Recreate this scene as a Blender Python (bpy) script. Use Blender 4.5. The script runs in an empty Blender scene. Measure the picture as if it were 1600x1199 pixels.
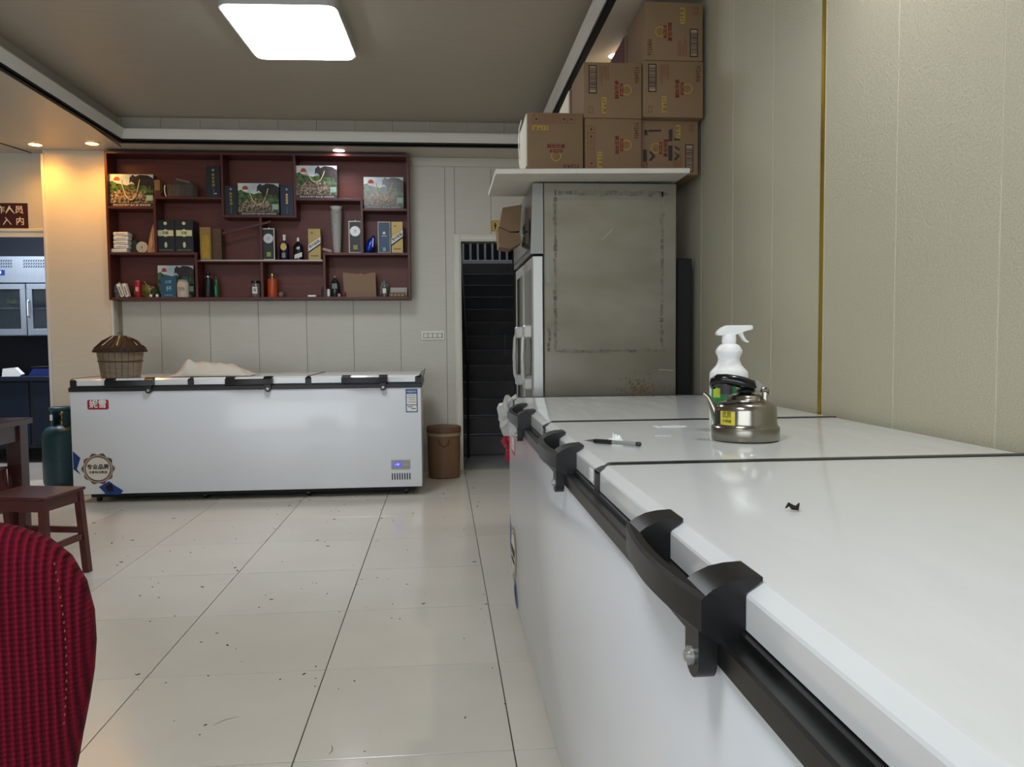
import bpy, bmesh, math, random
from mathutils import Vector, Matrix
random.seed(7)
sc = bpy.context.scene
COL = sc.collection
R = math.radians
PI = math.pi

# ------------------------------------------------------------------ camera
CAMZ = 1.1344
cd = bpy.data.cameras.new('camera'); cam = bpy.data.objects.new('camera', cd); COL.objects.link(cam)
cd.sensor_width = 36.0; cd.lens = 36.0 * 1230.57 / 1600.0; cd.clip_start = 0.02
yaw, pit, rol = 0.0878474, -0.0547663, -0.0084866
F = Vector((math.sin(yaw)*math.cos(pit), math.cos(yaw)*math.cos(pit), math.sin(pit)))
r0 = Vector((math.cos(yaw), -math.sin(yaw), 0)); u0 = r0.cross(F)
RR = r0*math.cos(rol) + u0*math.sin(rol); UU = -r0*math.sin(rol) + u0*math.cos(rol)
cam.matrix_world = Matrix(((RR.x, UU.x, -F.x, 0), (RR.y, UU.y, -F.y, 0), (RR.z, UU.z, -F.z, CAMZ), (0, 0, 0, 1)))
sc.camera = cam

# ------------------------------------------------------------------ world, exposure, large lights
w = bpy.data.worlds.new('world'); sc.world = w; w.use_nodes = True
w.node_tree.nodes['Background'].inputs[0].default_value = (0.80, 0.88, 1.0, 1)
w.node_tree.nodes['Background'].inputs[1].default_value = 0.12
vs = sc.view_settings
vs.view_transform = 'Standard'; vs.look = 'None'; vs.gamma = 1.0; vs.use_curve_mapping = False
EXPOSURE = 1.15
vs.exposure = EXPOSURE
LAMP_EMIT = 10.0          # ceiling panel lamps
def area(name, loc, rot, sx, sy, power, color):
    l = bpy.data.lights.new(name, 'AREA'); l.shape = 'RECTANGLE'; l.size = sx; l.size_y = sy; l.energy = power; l.color = color
    o = bpy.data.objects.new(name, l); COL.objects.link(o); o.location = loc; o.rotation_euler = rot
    return o
# daylight through the open shop front behind the photographer
area('shopfront_daylight', (-1.9, -2.75, 1.35), (R(90), 0, 0), 4.6, 2.2, 48, (0.84, 0.92, 1.0))

# ------------------------------------------------------------------ materials
def lin(c):
    c = c/255.0
    return c/12.92 if c <= 0.04045 else ((c+0.055)/1.055)**2.4
def rgb(h):
    if isinstance(h, str): return tuple(lin(int(h[i:i+2], 16)) for i in (0, 2, 4)) + (1,)
    return tuple(lin(c) for c in h) + (1,)
MATS = {}
def mat(name, col, rough=0.5, metal=0.0, var=0.0, vscale=8.0, stretch=(1, 1, 1), bump=0.0, bscale=60.0, bstretch=None,
        col2=None, coat=0.0, spec=0.5, emit=None, trans=0.0, alpha=1.0, rnd=0.0, ior=1.45, thr=None, rvar=0.0):
    if name in MATS: return MATS[name]
    m = bpy.data.materials.new(name); MATS[name] = m; m.use_nodes = True
    nt = m.node_tree; N = nt.nodes; L = nt.links; b = N['Principled BSDF']
    c = rgb(col)
    b.inputs['Base Color'].default_value = c; b.inputs['Roughness'].default_value = rough; b.inputs['Metallic'].default_value = metal
    b.inputs['Specular IOR Level'].default_value = spec; b.inputs['Coat Weight'].default_value = coat; b.inputs['Coat Roughness'].default_value = 0.08
    b.inputs['Transmission Weight'].default_value = trans; b.inputs['Alpha'].default_value = alpha; b.inputs['IOR'].default_value = ior
    if emit:
        b.inputs['Emission Color'].default_value = rgb(emit[0]); b.inputs['Emission Strength'].default_value = emit[1]
    tc = N.new('ShaderNodeTexCoord')
    def noise(scale, st, detail=4):
        mp = N.new('ShaderNodeMapping'); mp.inputs['Scale'].default_value = st; L.new(tc.outputs['Object'], mp.inputs['Vector'])
        n = N.new('ShaderNodeTexNoise'); n.inputs['Scale'].default_value = scale; n.inputs['Detail'].default_value = detail
        L.new(mp.outputs['Vector'], n.inputs['Vector']); return n.outputs['Fac']
    src = None
    if var > 0 or col2:
        n = noise(vscale, stretch)
        ramp = N.new('ShaderNodeValToRGB')
        if thr: ramp.color_ramp.elements[0].position, ramp.color_ramp.elements[1].position = thr
        else: ramp.color_ramp.elements[0].position, ramp.color_ramp.elements[1].position = 0.3, 0.7
        c2 = rgb(col2) if col2 else tuple(x*(1-var) for x in c[:3]) + (1,)
        ramp.color_ramp.elements[0].color = c; ramp.color_ramp.elements[1].color = c2
        L.new(n, ramp.inputs[0]); src = ramp.outputs['Color']
        if rvar:
            mr = N.new('ShaderNodeMapRange'); L.new(n, mr.inputs[0]); mr.inputs[1].default_value = 0.3; mr.inputs[2].default_value = 0.7
            mr.inputs[3].default_value = rough; mr.inputs[4].default_value = rough+rvar; L.new(mr.outputs[0], b.inputs['Roughness'])
    if rnd > 0:
        oi = N.new('ShaderNodeObjectInfo'); mr = N.new('ShaderNodeMapRange'); L.new(oi.outputs['Random'], mr.inputs[0])
        mr.inputs[3].default_value = 1-rnd; mr.inputs[4].default_value = 1.0
        hs = N.new('ShaderNodeHueSaturation'); L.new(mr.outputs[0], hs.inputs['Value'])
        if src: L.new(src, hs.inputs['Color'])
        else: hs.inputs['Color'].default_value = c
        src = hs.outputs['Color']
    if src: L.new(src, b.inputs['Base Color'])
    if bump > 0:
        f = noise(bscale, bstretch or (1, 1, 1), 6)
        bp = N.new('ShaderNodeBump'); bp.inputs['Strength'].default_value = bump; bp.inputs['Distance'].default_value = 0.004
        L.new(f, bp.inputs['Height']); L.new(bp.outputs[0], b.inputs['Normal'])
    return m

M_TILE = mat('floor_tile', 'DCD6C8', 0.10, var=0.06, vscale=3.5, bump=0.07, bscale=22, bstretch=(1, 2.5, 1), rnd=0.06, rvar=0.10, spec=0.6)
M_GROUT = mat('floor_grout', '4A453C', 0.8)
M_PANEL = mat('wall_panel', 'C8C2A9', 0.42, var=0.24, vscale=190, stretch=(1, 1, 1.6), bump=0.45, bscale=110, rnd=0.03)
M_PANELB = mat('wall_panel_back', 'CECBBE', 0.40, var=0.05, vscale=14, stretch=(0.5, 1, 4), bump=0.03, bscale=120, rnd=0.03)
M_CEIL = mat('ceiling_panel', 'AFA89A', 0.5, var=0.07, vscale=10, stretch=(0.35, 5, 1), bump=0.03, bscale=60)
M_SOFFIT = mat('soffit_panel', 'C8C1B2', 0.42, var=0.05, vscale=10, stretch=(0.4, 5, 1))
M_TRIM = mat('white_trim', 'DAD8D0', 0.35)
M_CASE = mat('door_casing', 'DCDACC', 0.4)
M_BLACK = mat('black_plastic', '141414', 0.35)
M_BLACKM = mat('black_matte', '0E0E0F', 0.7)
M_GOLD = mat('brass_strip', 'B79A3C', 0.25, 1.0)
M_WHITE = mat('white_enamel', 'E2E6EA', 0.22, coat=0.35, bump=0.015, bscale=4, var=0.02, vscale=2)
M_LID = mat('white_lid', 'E4E7E6', 0.09, coat=0.4, var=0.05, vscale=5, stretch=(1, 5, 1), rvar=0.10, bump=0.03, bscale=5)
M_STEEL = mat('brushed_steel', '8F8B80', 0.34, 0.75, col2='7C7567', vscale=2.2, stretch=(1, 1, 2), rvar=0.12, bump=0.02, bscale=8)
M_STEELK = mat('kitchen_steel', 'B4BCC8', 0.32, 0.9, var=0.08, vscale=6, stretch=(10, 1, 1))
M_SHELF = mat('dark_red_wood', '552217', 0.38, var=0.3, vscale=9, stretch=(0.6, 1, 6), bump=0.03, bscale=60, bstretch=(1, 1, 8))
M_SHELFB = mat('red_wood_back', '6C3122', 0.45, var=0.25, vscale=7, stretch=(0.5, 1, 6))
M_CARD = mat('cardboard', '846A4E', 0.75, var=0.10, vscale=5, bump=0.04, bscale=50, bstretch=(1, 1, 8), rnd=0.06)
M_CARDD = mat('cardboard_brown_ink', '57301F', 0.8)  # dark brown ink for carton numbers and flap seams
M_REDINK = mat('dark_red_ink', '6E1F14', 0.7)
M_YINK = mat('yellow_ink', 'A88C42', 0.7)
M_BLKINK = mat('black_ink', '201818', 0.7)
M_WHITEPAPER = mat('white_paper', 'E6E4DC', 0.7)
M_REDWOOD = mat('mahogany', '4E1413', 0.30, var=0.35, vscale=8, stretch=(1, 1, 5), coat=0.3)
M_TABLE = mat('dark_table_wood', '3C1D19', 0.3, var=0.3, vscale=6, stretch=(1, 1, 5), coat=0.3)
M_GREY = mat('grey_plastic', '8D8D88', 0.5)
M_WPLAS = mat('white_plastic', 'EEF0EE', 0.35, spec=0.5)
M_CHROME = mat('kettle_steel', '9A958A', 0.15, 1.0, var=0.06, vscale=8, rvar=0.08)
M_TEAL = mat('teal_paint', '143E48', 0.42, var=0.15, vscale=6)
M_GLASS = mat('cabinet_glass', '1A2426', 0.05, spec=0.6, alpha=0.3)
M_DARKW = mat('stair_wall_dark', '17171A', 0.8)  # near-black colour carries the darkness of the unlit stairwell
M_STEP = mat('stair_stone', '6A6868', 0.6, var=0.2, vscale=6)

# ------------------------------------------------------------------ mesh helpers
def link(name, me, parent=None):
    o = bpy.data.objects.new(name, me); COL.objects.link(o)
    if parent: o.parent = parent
    return o
class B:
    def __init__(s): s.bm = bmesh.new()
    def box(s, x0, x1, y0, y1, z0, z1, bev=0.0, seg=1, M=None):
        vs_ = [s.bm.verts.new(p) for p in ((x0,y0,z0),(x1,y0,z0),(x1,y1,z0),(x0,y1,z0),(x0,y0,z1),(x1,y0,z1),(x1,y1,z1),(x0,y1,z1))]
        fs = [s.bm.faces.new([vs_[i] for i in f]) for f in ((3,2,1,0),(4,5,6,7),(0,1,5,4),(1,2,6,5),(2,3,7,6),(3,0,4,7))]
        if bev > 0:
            es = list({e for f in fs for e in f.edges})
            r = bmesh.ops.bevel(s.bm, geom=es, offset=bev, segments=seg, profile=0.5, affect='EDGES')
            vs_ = list({v for f in r['faces'] for v in f.verts} | {v for v in vs_ if v.is_valid})
        if M is not None: bmesh.ops.transform(s.bm, matrix=M, verts=vs_)
        return s
    def lathe(s, prof, n=24, c=(0, 0, 0), M=None, cap=True, sx=1.0, sy=1.0):
        rings = []
        for r, z in prof:
            if r < 1e-5: rings.append([s.bm.verts.new((c[0], c[1], c[2]+z))])
            else: rings.append([s.bm.verts.new((c[0]+r*sx*math.cos(2*PI*i/n), c[1]+r*sy*math.sin(2*PI*i/n), c[2]+z)) for i in range(n)])
        for a, b_ in zip(rings[:-1], rings[1:]):
            for i in range(n):
                j = (i+1) % n
                if len(a) == 1 and len(b_) == 1: continue
                if len(a) == 1: s.bm.faces.new((a[0], b_[j], b_[i]))
                elif len(b_) == 1: s.bm.faces.new((a[i], a[j], b_[0]))
                else: s.bm.faces.new((a[i], a[j], b_[j], b_[i]))
        if cap:
            if len(rings[0]) > 1: s.bm.faces.new(list(reversed(rings[0])))
            if len(rings[-1]) > 1: s.bm.faces.new(rings[-1])
        if M is not None: bmesh.ops.transform(s.bm, matrix=M, verts=[v for q in rings for v in q])
        return s
    def prism(s, pts, d, axis='y', o=0.0, M=None):
        """polygon pts (a,b) extruded by d from offset o along axis; y: (x,z), x: (y,z), z: (x,y)"""
        def P(a, b_, t):
            return (a, t, b_) if axis == 'y' else ((t, a, b_) if axis == 'x' else (a, b_, t))
        A = [s.bm.verts.new(P(a, b_, o)) for a, b_ in pts]; C = [s.bm.verts.new(P(a, b_, o+d)) for a, b_ in pts]
        n = len(pts)
        s.bm.faces.new(A); s.bm.faces.new(list(reversed(C)))
        for i in range(n):
            j = (i+1) % n; s.bm.faces.new((A[j], A[i], C[i], C[j]))
        if M is not None: bmesh.ops.transform(s.bm, matrix=M, verts=A+C)
        return s
    def tube(s, pts, r, n=8, closed=False, flat=1.0):
        pts = [Vector(p) for p in pts]; rings = []
        m = len(pts); up = Vector((0, 0, 1))
        for i, p in enumerate(pts):
            a = pts[(i-1) % m] if closed or i > 0 else p; c = pts[(i+1) % m] if closed or i < m-1 else p
            t = (c-a).normalized()
            q = up if abs(t.dot(up)) < 0.95 else Vector((1, 0, 0))
            x = t.cross(q).normalized(); y = x.cross(t)
            rr = r[i] if isinstance(r, (list, tuple)) else r
            rings.append([s.bm.verts.new(p + x*rr*math.cos(2*PI*k/n) + y*rr*flat*math.sin(2*PI*k/n)) for k in range(n)])
        seq = list(zip(rings[:-1], rings[1:])) + ([(rings[-1], rings[0])] if closed else [])
        for a, c in seq:
            for k in range(n):
                j = (k+1) % n; s.bm.faces.new((a[k], a[j], c[j], c[k]))
        if not closed:
            s.bm.faces.new(list(reversed(rings[0]))); s.bm.faces.new(rings[-1])
        return s
    def me(s, name, m, smooth=False, angle=35):
        bmesh.ops.recalc_face_normals(s.bm, faces=s.bm.faces[:])
        me = bpy.data.meshes.new(name); s.bm.to_mesh(me); s.bm.free()
        if m: me.materials.append(m)
        if smooth:
            for p in me.polygons: p.use_smooth = True
            try: me.set_sharp_from_angle(angle=R(angle))
            except Exception: pass
        return me
    def obj(s, name, m, parent=None, smooth=False, angle=35):
        return link(name, s.me(name, m, smooth, angle), parent)
def thing(name, label, cat, loc=(0, 0, 0), rz=0.0, group=None):
    o = link(name, None); o.location = loc; o.rotation_euler = (0, 0, rz)
    return tag(o, label, cat, group)
def tag(o, label, cat, group=None):
    o['label'] = label; o['category'] = cat
    if group: o['group'] = group
    return o
def struct(o):
    o['kind'] = 'structure'; return o
def stuff(o):
    o['kind'] = 'stuff'; return o
def text(body, size, M, m, parent, name='lettering', bold=0.0, wfit=None, res=1):
    """flat print; M maps the text's xy plane into the parent's space"""
    c = bpy.data.curves.new('t', 'FONT'); c.body = body; c.size = size; c.align_x = 'CENTER'; c.align_y = 'CENTER'
    c.offset = bold*size; c.resolution_u = res; c.extrude = 0.0003
    t = bpy.data.objects.new('t', c); COL.objects.link(t)
    bpy.context.view_layer.update()
    ev = t.evaluated_get(bpy.context.evaluated_depsgraph_get()); me = bpy.data.meshes.new_from_object(ev)
    bpy.data.objects.remove(t)
    if wfit and len(me.vertices):
        xs = [v.co.x for v in me.vertices]; wd = max(xs)-min(xs)
        if wd > 0: me.transform(Matrix.Diagonal((wfit/wd, 1, 1, 1)))
    me.transform(M); me.materials.clear(); me.materials.append(m); me.name = name
    return link(name, me, parent)
def front(x, y, z, ang=0.0):     # plane facing -Y, text upright, turned by ang degrees
    return Matrix.Translation((x, y, z)) @ Matrix.Rotation(R(90), 4, 'X') @ Matrix.Rotation(R(ang), 4, 'Z')
def flatpoly(M, pts, t=0.0006):
    b = B(); b.prism(pts, t, axis='z'); bmesh.ops.transform(b.bm, matrix=M, verts=b.bm.verts); return b
def rect(x0, x1, y0, y1): return [(x0, y0), (x1, y0), (x1, y1), (x0, y1)]
def circ(cx, cy, r, n=24, ry=None): return [(cx+r*math.cos(2*PI*i/n), cy+(ry or r)*math.sin(2*PI*i/n)) for i in range(n)]
def rrect(x0, x1, y0, y1, r, n=4):
    o = []
    for cx, cy, a in ((x1-r, y1-r, 0), (x0+r, y1-r, 90), (x0+r, y0+r, 180), (x1-r, y0+r, 270)):
        for i in range(n+1):
            t = R(a+90*i/n); o.append((cx+r*math.cos(t), cy+r*math.sin(t)))
    return o

# ================================================================== SETTING
WX = 1.235      # right wall
WY = 6.87       # back wall
ZC = 2.70       # soffit
ZU = 2.90       # recess ceiling
# floor slab + tiles
fl = struct(B().box(-5.4, WX+0.1, -2.9, WY+0.02, -0.12, -0.008).obj('floor', M_GROUT))
tb = B().box(-0.2982, 0.2982, -0.2982, 0.2982, -0.008, 0.0, 0.0008); tile_me = tb.me('tile', M_TILE)
GX, GY = -1.617, 2.717
for i in range(-6, 5):
    for j in range(-6, 7):
        x0 = GX+0.6*i; y0 = GY+0.6*j
        if x0 >= WX-0.02 or y0 >= WY-0.02 or x0 < -5.3: continue
        x1 = min(x0+0.6, WX-0.001); y1 = min(y0+0.6, WY-0.001)
        if x1-x0 > 0.59 and y1-y0 > 0.59:
            t = link('tile', tile_me, fl)
        else:
            bb = B().box(-(x1-x0)/2+.0015, (x1-x0)/2-.0015, -(y1-y0)/2+.0015, (y1-y0)/2-.0015, -0.008, 0.0)
            t = link('tile', bb.me('tile', M_TILE), fl)
        t.location = ((x0+x1)/2, (y0+y1)/2, 0)
# right wall with panels
wr = struct(B().box(WX+0.0018, WX+0.15, -2.9, WY+0.1, 0, ZC+0.3).obj('wall_right', mat('seam_light', 'E4DFCF', 0.4)))
pw = 0.405
pm = B().box(-0.0, 0.006, 0.0018, pw-0.0018, 0.0, ZC-0.002, 0.0008).me('panel', M_PANEL)
for k in range(-12, 11):
    y = 2.47 + pw*k
    if y + pw > WY: continue
    o = link('panel', pm, wr); o.location = (WX, y, 0)
o = B().box(-0.004, 0.001, -0.010, 0.010, 0, ZC-0.002, 0.001).obj('trim_1', M_GOLD); struct(o); o.location = (WX, 2.485, 0)
# back wall: parts around the stair doorway (x 0.17..0.95, z<1.99)
DX0, DX1, DZ = 0.172, 0.97, 1.99
wb = struct(B().box(-2.72, DX0, WY, WY+0.14, 0, ZC+0.3).box(DX1, WX+0.05, WY, WY+0.14, 0, ZC+0.3).box(DX0, DX1, WY, WY+0.14, DZ, ZC+0.3).obj('wall_back', mat('seam_dark', '8A877A', 0.6)))
xs = [-2.66, -2.35, -1.95, -1.55, -1.15, -0.755, -0.355, 0.04, 0.435, 0.84, WX]
for a, b_ in zip(xs[:-1], xs[1:]):
    def pan(x0, x1, z0):
        if x1-x0 < 0.02: return
        B().box(x0+0.0018, x1-0.0018, WY-0.006, WY, z0, ZC-0.001, 0.0008).obj('panel', M_PANELB, wb)
    if b_ <= DX0-0.06 or a >= DX1+0.06: pan(a, b_, 0)
    else:
        if a < DX0-0.03: pan(a, DX0-0.05, 0); pan(DX0-0.05, b_, DZ+0.01)
        else:
            pan(a, min(b_, WX), DZ+0.01)
            if b_ > DX1+0.05: B().box(DX1+0.05, b_-0.0018, WY-0.006, WY, 0, DZ+0.01, 0.0008).obj('panel', M_PANELB, wb)
# crown band on back wall just below soffit
struct(B().box(-0.24, WX-0.003, WY-0.022, WY-0.006, ZC-0.075, ZC-0.001, 0.003).obj('trim_2', M_PANELB))
# door casing, moulded profile in two steps
dr = struct(link('door_1', None))
for x0, x1 in ((DX0-0.062, DX0), (DX1, DX1+0.062)):
    B().box(x0, x1, WY-0.022, WY-0.0065, 0, DZ+0.062, 0.004).box(x0+0.012, x1-0.012, WY-0.03, WY-0.0065, 0, DZ+0.05, 0.004).obj('casing', M_CASE, dr)
B().box(DX0, DX1, WY-0.022, WY-0.0065, DZ, DZ+0.062, 0.004).box(DX0, DX1, WY-0.03, WY-0.0065, DZ+0.012, DZ+0.05, 0.004).obj('casing', M_CASE, dr)
B().box(DX0, DX1, WY-0.01, WY+0.13, 0.0, 0.012, 0.003).obj('threshold', mat('threshold_stone', '8A8880', 0.4), dr)
# open dark door leaf turned into the stairwell
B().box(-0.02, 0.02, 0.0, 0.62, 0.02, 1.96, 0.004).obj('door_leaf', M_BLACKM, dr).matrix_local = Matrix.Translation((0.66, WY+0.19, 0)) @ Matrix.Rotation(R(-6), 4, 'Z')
B().tube([(0.60, WY+0.42, 1.0), (0.585, WY+0.42, 1.0), (0.585, WY+0.42, 1.2), (0.60, WY+0.42, 1.2)], 0.006).obj('door_handle', mat('dull_metal', '55555A', 0.4, 0.8), dr)
# pillar between kitchen opening and shelf
PX0, PX1, PY = -3.19, -2.69, 6.745
M_PILL = mat('pillar_panel', 'D9D0BC', 0.45, var=0.04, vscale=14, stretch=(0.6, 1, 5))
pil = struct(B().box(PX0, PX1, PY, WY+0.14, 0, ZC-0.001).obj('wall_pillar', M_PILL))
for x in (PX0, PX1):
    B().box(x-0.012, x+0.012, PY-0.012, PY+0.02, 0, ZC-0.03, 0.004).obj('corner_bead', M_TRIM, pil)
# header and wall left of pillar (kitchen opening x -4.3..-3.2)
KX0 = -4.25
wk = struct(B().box(KX0, PX0, WY, WY+0.12, 2.06, ZC+0.2).box(-5.4, KX0, WY, WY+0.12, 0, ZC+0.2).obj('wall_kitchen', M_PANELB))
for x in (-3.375,):
    B().box(x-0.03, x+0.03, WY-0.003, WY, 2.09, ZC-0.001, 0.001).obj('panel', M_PANELB, wk)
kd = struct(link('door_2', None))
B().box(KX0-0.06, PX0-0.014, WY-0.02, WY-0.001, 2.015, 2.06, 0.004).box(KX0-0.06, PX0-0.014, WY-0.028, WY-0.001, 2.06, 2.085, 0.004).obj('casing', M_CASE, kd)
B().box(KX0-0.06, KX0, WY-0.02, WY-0.001, 0, 2.015, 0.004).obj('casing', M_CASE, kd)
# left wall far away, and rear wall around the shop front
struct(B().box(-5.5, -5.4, -2.9, WY+0.1, 0, ZC+0.2).obj('wall_left', M_PANELB))
struct(B().box(-5.4, -4.4, -2.95, -2.85, 0, ZC+0.2).box(0.6, WX+0.1, -2.95, -2.85, 0, ZC+0.2).box(-4.4, 0.6, -2.95, -2.85, 2.5, ZC+0.2).obj('wall_front', M_PANELB))
# soffit ring and recessed ceiling
RX0, RX1, RY1, RY0 = -2.46, 0.790, 6.455, -1.6
ce = struct(B().box(-5.5, RX0, -2.95, WY+0.1, ZC, ZC+0.01).box(RX1, WX+0.1, -2.95, WY+0.1, ZC, ZC+0.01)
    .box(RX0, RX1, RY1, WY+0.1, ZC, ZC+0.01).box(RX0, RX1, -2.95, RY0, ZC, ZC+0.01).obj('ceiling', M_SOFFIT))
cu = struct(B().box(RX0-0.1, RX1+0.1, RY0-0.1, RY1+0.1, ZU, ZU+0.05).obj('ceiling_recess', M_CEIL))
M_RISER = mat('riser_panel', 'B0A99B', 0.5, var=0.08, vscale=9, bump=0.03, bscale=60)
rs = struct(link('trim_3', None))
g = 0.035
x = RX1+g
while x > RX0-g:
    x2 = max(x-0.3, RX0-g); B().box(x2+0.001, x-0.001, RY1+g, RY1+g+0.02, ZC+0.01, ZU, 0.0008).obj('riser_panel', M_RISER, rs); x -= 0.3
for xx in (RX0-g-0.02, RX1+g):
    y = RY1+g
    while y > RY0-g:
        y2 = max(y-0.8, RY0-g); B().box(xx, xx+0.02, y2+0.001, y-0.001, ZC+0.01, ZU, 0.0008).obj('riser_panel', M_RISER, rs); y -= 0.8
# moulding: black slot + white cove (mitred frame swept round the recess)
def sweep_frame(prof, m, name):
    b = B(); cs = ((RX0, RY0, -1, -1), (RX1, RY0, 1, -1), (RX1, RY1, 1, 1), (RX0, RY1, -1, 1)); rings = []
    for cx, cy, sx, sy in cs: rings.append([b.bm.verts.new((cx+sx*d, cy+sy*d, z)) for d, z in prof])
    n = len(prof)
    for i in range(4):
        a, c = rings[i], rings[(i+1) % 4]
        for k in range(n): b.bm.faces.new((a[k], a[(k+1) % n], c[(k+1) % n], c[k]))
    return struct(b.obj(name, m))
sweep_frame([(0.0, ZC-0.004), (0.03, ZC-0.004), (0.03, ZC+0.026), (0.0, ZC+0.026)], M_BLACKM, 'trim_4')
sweep_frame([(-0.004, ZC+0.026), (0.034, ZC+0.026), (0.034, ZC+0.098), (-0.032, ZC+0.098), (-0.034, ZC+0.088), (-0.024, ZC+0.078)], M_TRIM, 'trim_5')

# stairwell behind the doorway
sx0, sx1 = 0.10, 1.02
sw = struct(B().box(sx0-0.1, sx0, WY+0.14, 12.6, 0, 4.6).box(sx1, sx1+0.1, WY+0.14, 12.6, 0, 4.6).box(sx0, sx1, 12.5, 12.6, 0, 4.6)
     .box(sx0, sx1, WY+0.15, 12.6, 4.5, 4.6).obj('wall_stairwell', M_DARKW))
struct(B().box(sx0-.1, sx1+.1, WY+0.02, 8.0, -0.1, -0.002).obj('floor_stairwell', mat('stair_floor', '8A8A88', 0.35)))
stt = struct(link('stairs', None))
nm = B().box(sx0, sx1, 0, 0.27, -0.17, 0, 0.004).me('step', M_STEP)
for i in range(1, 14):
    s_ = link('step', nm, stt); s_.location = (0, 7.8+0.27*(i-1), 0.17*i)
B().box(sx0, sx1, 7.8+0.27*13, 12.5, 2.04, 2.21).obj('landing', M_STEP, stt)
B().tube([(0.24, 7.6, 0.0), (0.24, 7.6, 0.92)], 0.012).tube([(0.24, 7.6, 0.92), (0.24, 11.0, 3.0)], 0.014).obj('handrail', mat('rail_dark_metal', '3A3A3E', 0.4, 0.7), stt)
rg = B().box(0.27, sx1, 11.36, 11.40, 2.23, 2.29, 0.004)
for k in range(7): rg.box(0.30+k*0.105, 0.33+k*0.105, 11.365, 11.395, 2.29, 3.05, 0.003)
rg.box(0.27, sx1, 11.35, 11.41, 3.05, 3.10, 0.004)
tag(rg.obj('railing', mat('railing_white', 'B9B9BC', 0.5)), 'pale balustrade at the top of the dark stairs', 'railing')
l = bpy.data.lights.new('upstairs_light', 'POINT'); l.energy = 16; l.shadow_soft_size = 0.2; l.color = (0.85, 0.9, 1)
lo = bpy.data.objects.new('upstairs_light', l); COL.objects.link(lo); lo.location = (0.6, 10.7, 3.9)

# kitchen room
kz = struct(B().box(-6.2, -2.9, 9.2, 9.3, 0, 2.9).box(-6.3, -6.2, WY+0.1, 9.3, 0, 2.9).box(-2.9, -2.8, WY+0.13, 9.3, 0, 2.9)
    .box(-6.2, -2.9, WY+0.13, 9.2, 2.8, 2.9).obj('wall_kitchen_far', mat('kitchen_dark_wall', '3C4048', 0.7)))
struct(B().box(-6.2, -2.8, WY+0.02, 9.3, -0.1, -0.004).obj('floor_kitchen', mat('kitchen_floor', 'A79E90', 0.3, var=0.15)))
area('kitchen_lamp', (-3.9, 7.45, 2.7), (0, 0, 0), 0.9, 0.25, 34, (0.72, 0.82, 1.0))

# ================================================================== LIGHT FITTINGS
def ceiling_lamp(loc, label):
    t = thing('ceiling_lamp', label, 'ceiling light', loc, R(-2.0))
    hx, hy = 0.30, 0.385
    outl = rrect(-hx, hx, -hy, hy, 0.06, 5); inn = rrect(-hx+.016, hx-.016, -hy+.016, hy-.016, 0.05, 5)
    b = B()
    for z0, z1 in ((-0.065, 0.0),):
        A = [b.bm.verts.new((x, y, z1)) for x, y in outl]; C = [b.bm.verts.new((x, y, z0)) for x, y in outl]; D = [b.bm.verts.new((x, y, z0)) for x, y in inn]; E_ = [b.bm.verts.new((x, y, z1)) for x, y in inn]
        n = len(outl)
        for q, s_ in ((A, C), (C, D), (D, E_), (E_, A)):
            for i in range(n): b.bm.faces.new((q[i], q[(i+1) % n], s_[(i+1) % n], s_[i]))
    b.obj('frame', mat('lamp_frame', 'C9C9C6', 0.3, 0.4), t)
    b = B(); b.prism(inn, 0.012, axis='z', o=-0.075); b.obj('diffuser', mat('lamp_diffuser', 'FFFFFF', 0.5, emit=('F3F7FF', LAMP_EMIT)), t)
    return t
ceiling_lamp((-0.80, 4.54, ZU), 'large rounded rectangular white ceiling light in the recessed ceiling')
ceiling_lamp((-0.50, 0.5, ZU), 'rounded rectangular white ceiling light above the photographer')
def downlight(x, y, col, power, label, strength=25, group=None):
    t = thing('downlight', label, 'downlight', (x, y, ZC), 0, group)
    b = B(); b.lathe([(0.046, -0.001), (0.058, -0.001), (0.058, -0.006), (0.046, -0.008)], 24, cap=False); b.obj('rim', M_TRIM, t, True)
    b = B(); b.lathe([(0.0, -0.004), (0.046, -0.004), (0.046, -0.001), (0.0, -0.001)], 24); b.obj('lens', mat('lens_'+col, 'FFFFFF', 0.5, emit=(col, strength)), t)
    l = bpy.data.lights.new('beam', 'SPOT'); l.energy = power; l.color = rgb(col)[:3]; l.spot_size = R(150); l.spot_blend = 1.0; l.shadow_soft_size = 0.05
    o = bpy.data.objects.new('beam', l); COL.objects.link(o); o.parent = t; o.location = (0, 0, -0.03)
downlight(-3.149, 6.554, 'FFB24A', 9, 'warm yellow downlight above the kitchen doorway')
downlight(-2.70, 6.50, 'FFB24A', 9, 'warm yellow downlight above the cream pillar left of the shelf')
downlight(-0.82, 6.62, 'F4F0FF', 3, 'small white downlight above the middle of the wooden wall shelf')
downlight(0.98, 4.36, 'FFFFFF', 12, 'bright white downlight beside the cardboard box stack')
downlight(1.0, 1.9, 'FFFFFF', 12, 'white downlight in the soffit above the near chest freezer', group=None)
for nm_, pts, lb in (('cable', [(-2.476, 2.0, 2.695), (-2.476, 4.79, 2.695), (-2.478, 5.88, 2.695), (-2.515, 6.58, 2.695)], 'thin dark cable along the soffit beside the recess edge'),
                     ('cable', [(-4.2, 5.2, 2.695), (-3.6, 6.2, 2.695), (-3.396, 6.527, 2.695), (-3.32, 6.84, 2.695)], 'thin dark cable on the soffit towards the kitchen sign')):
    tag(B().tube(pts, 0.004, 6).obj(nm_, mat('cable_dark', '4A4032', 0.6)), lb, 'cable')

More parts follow.
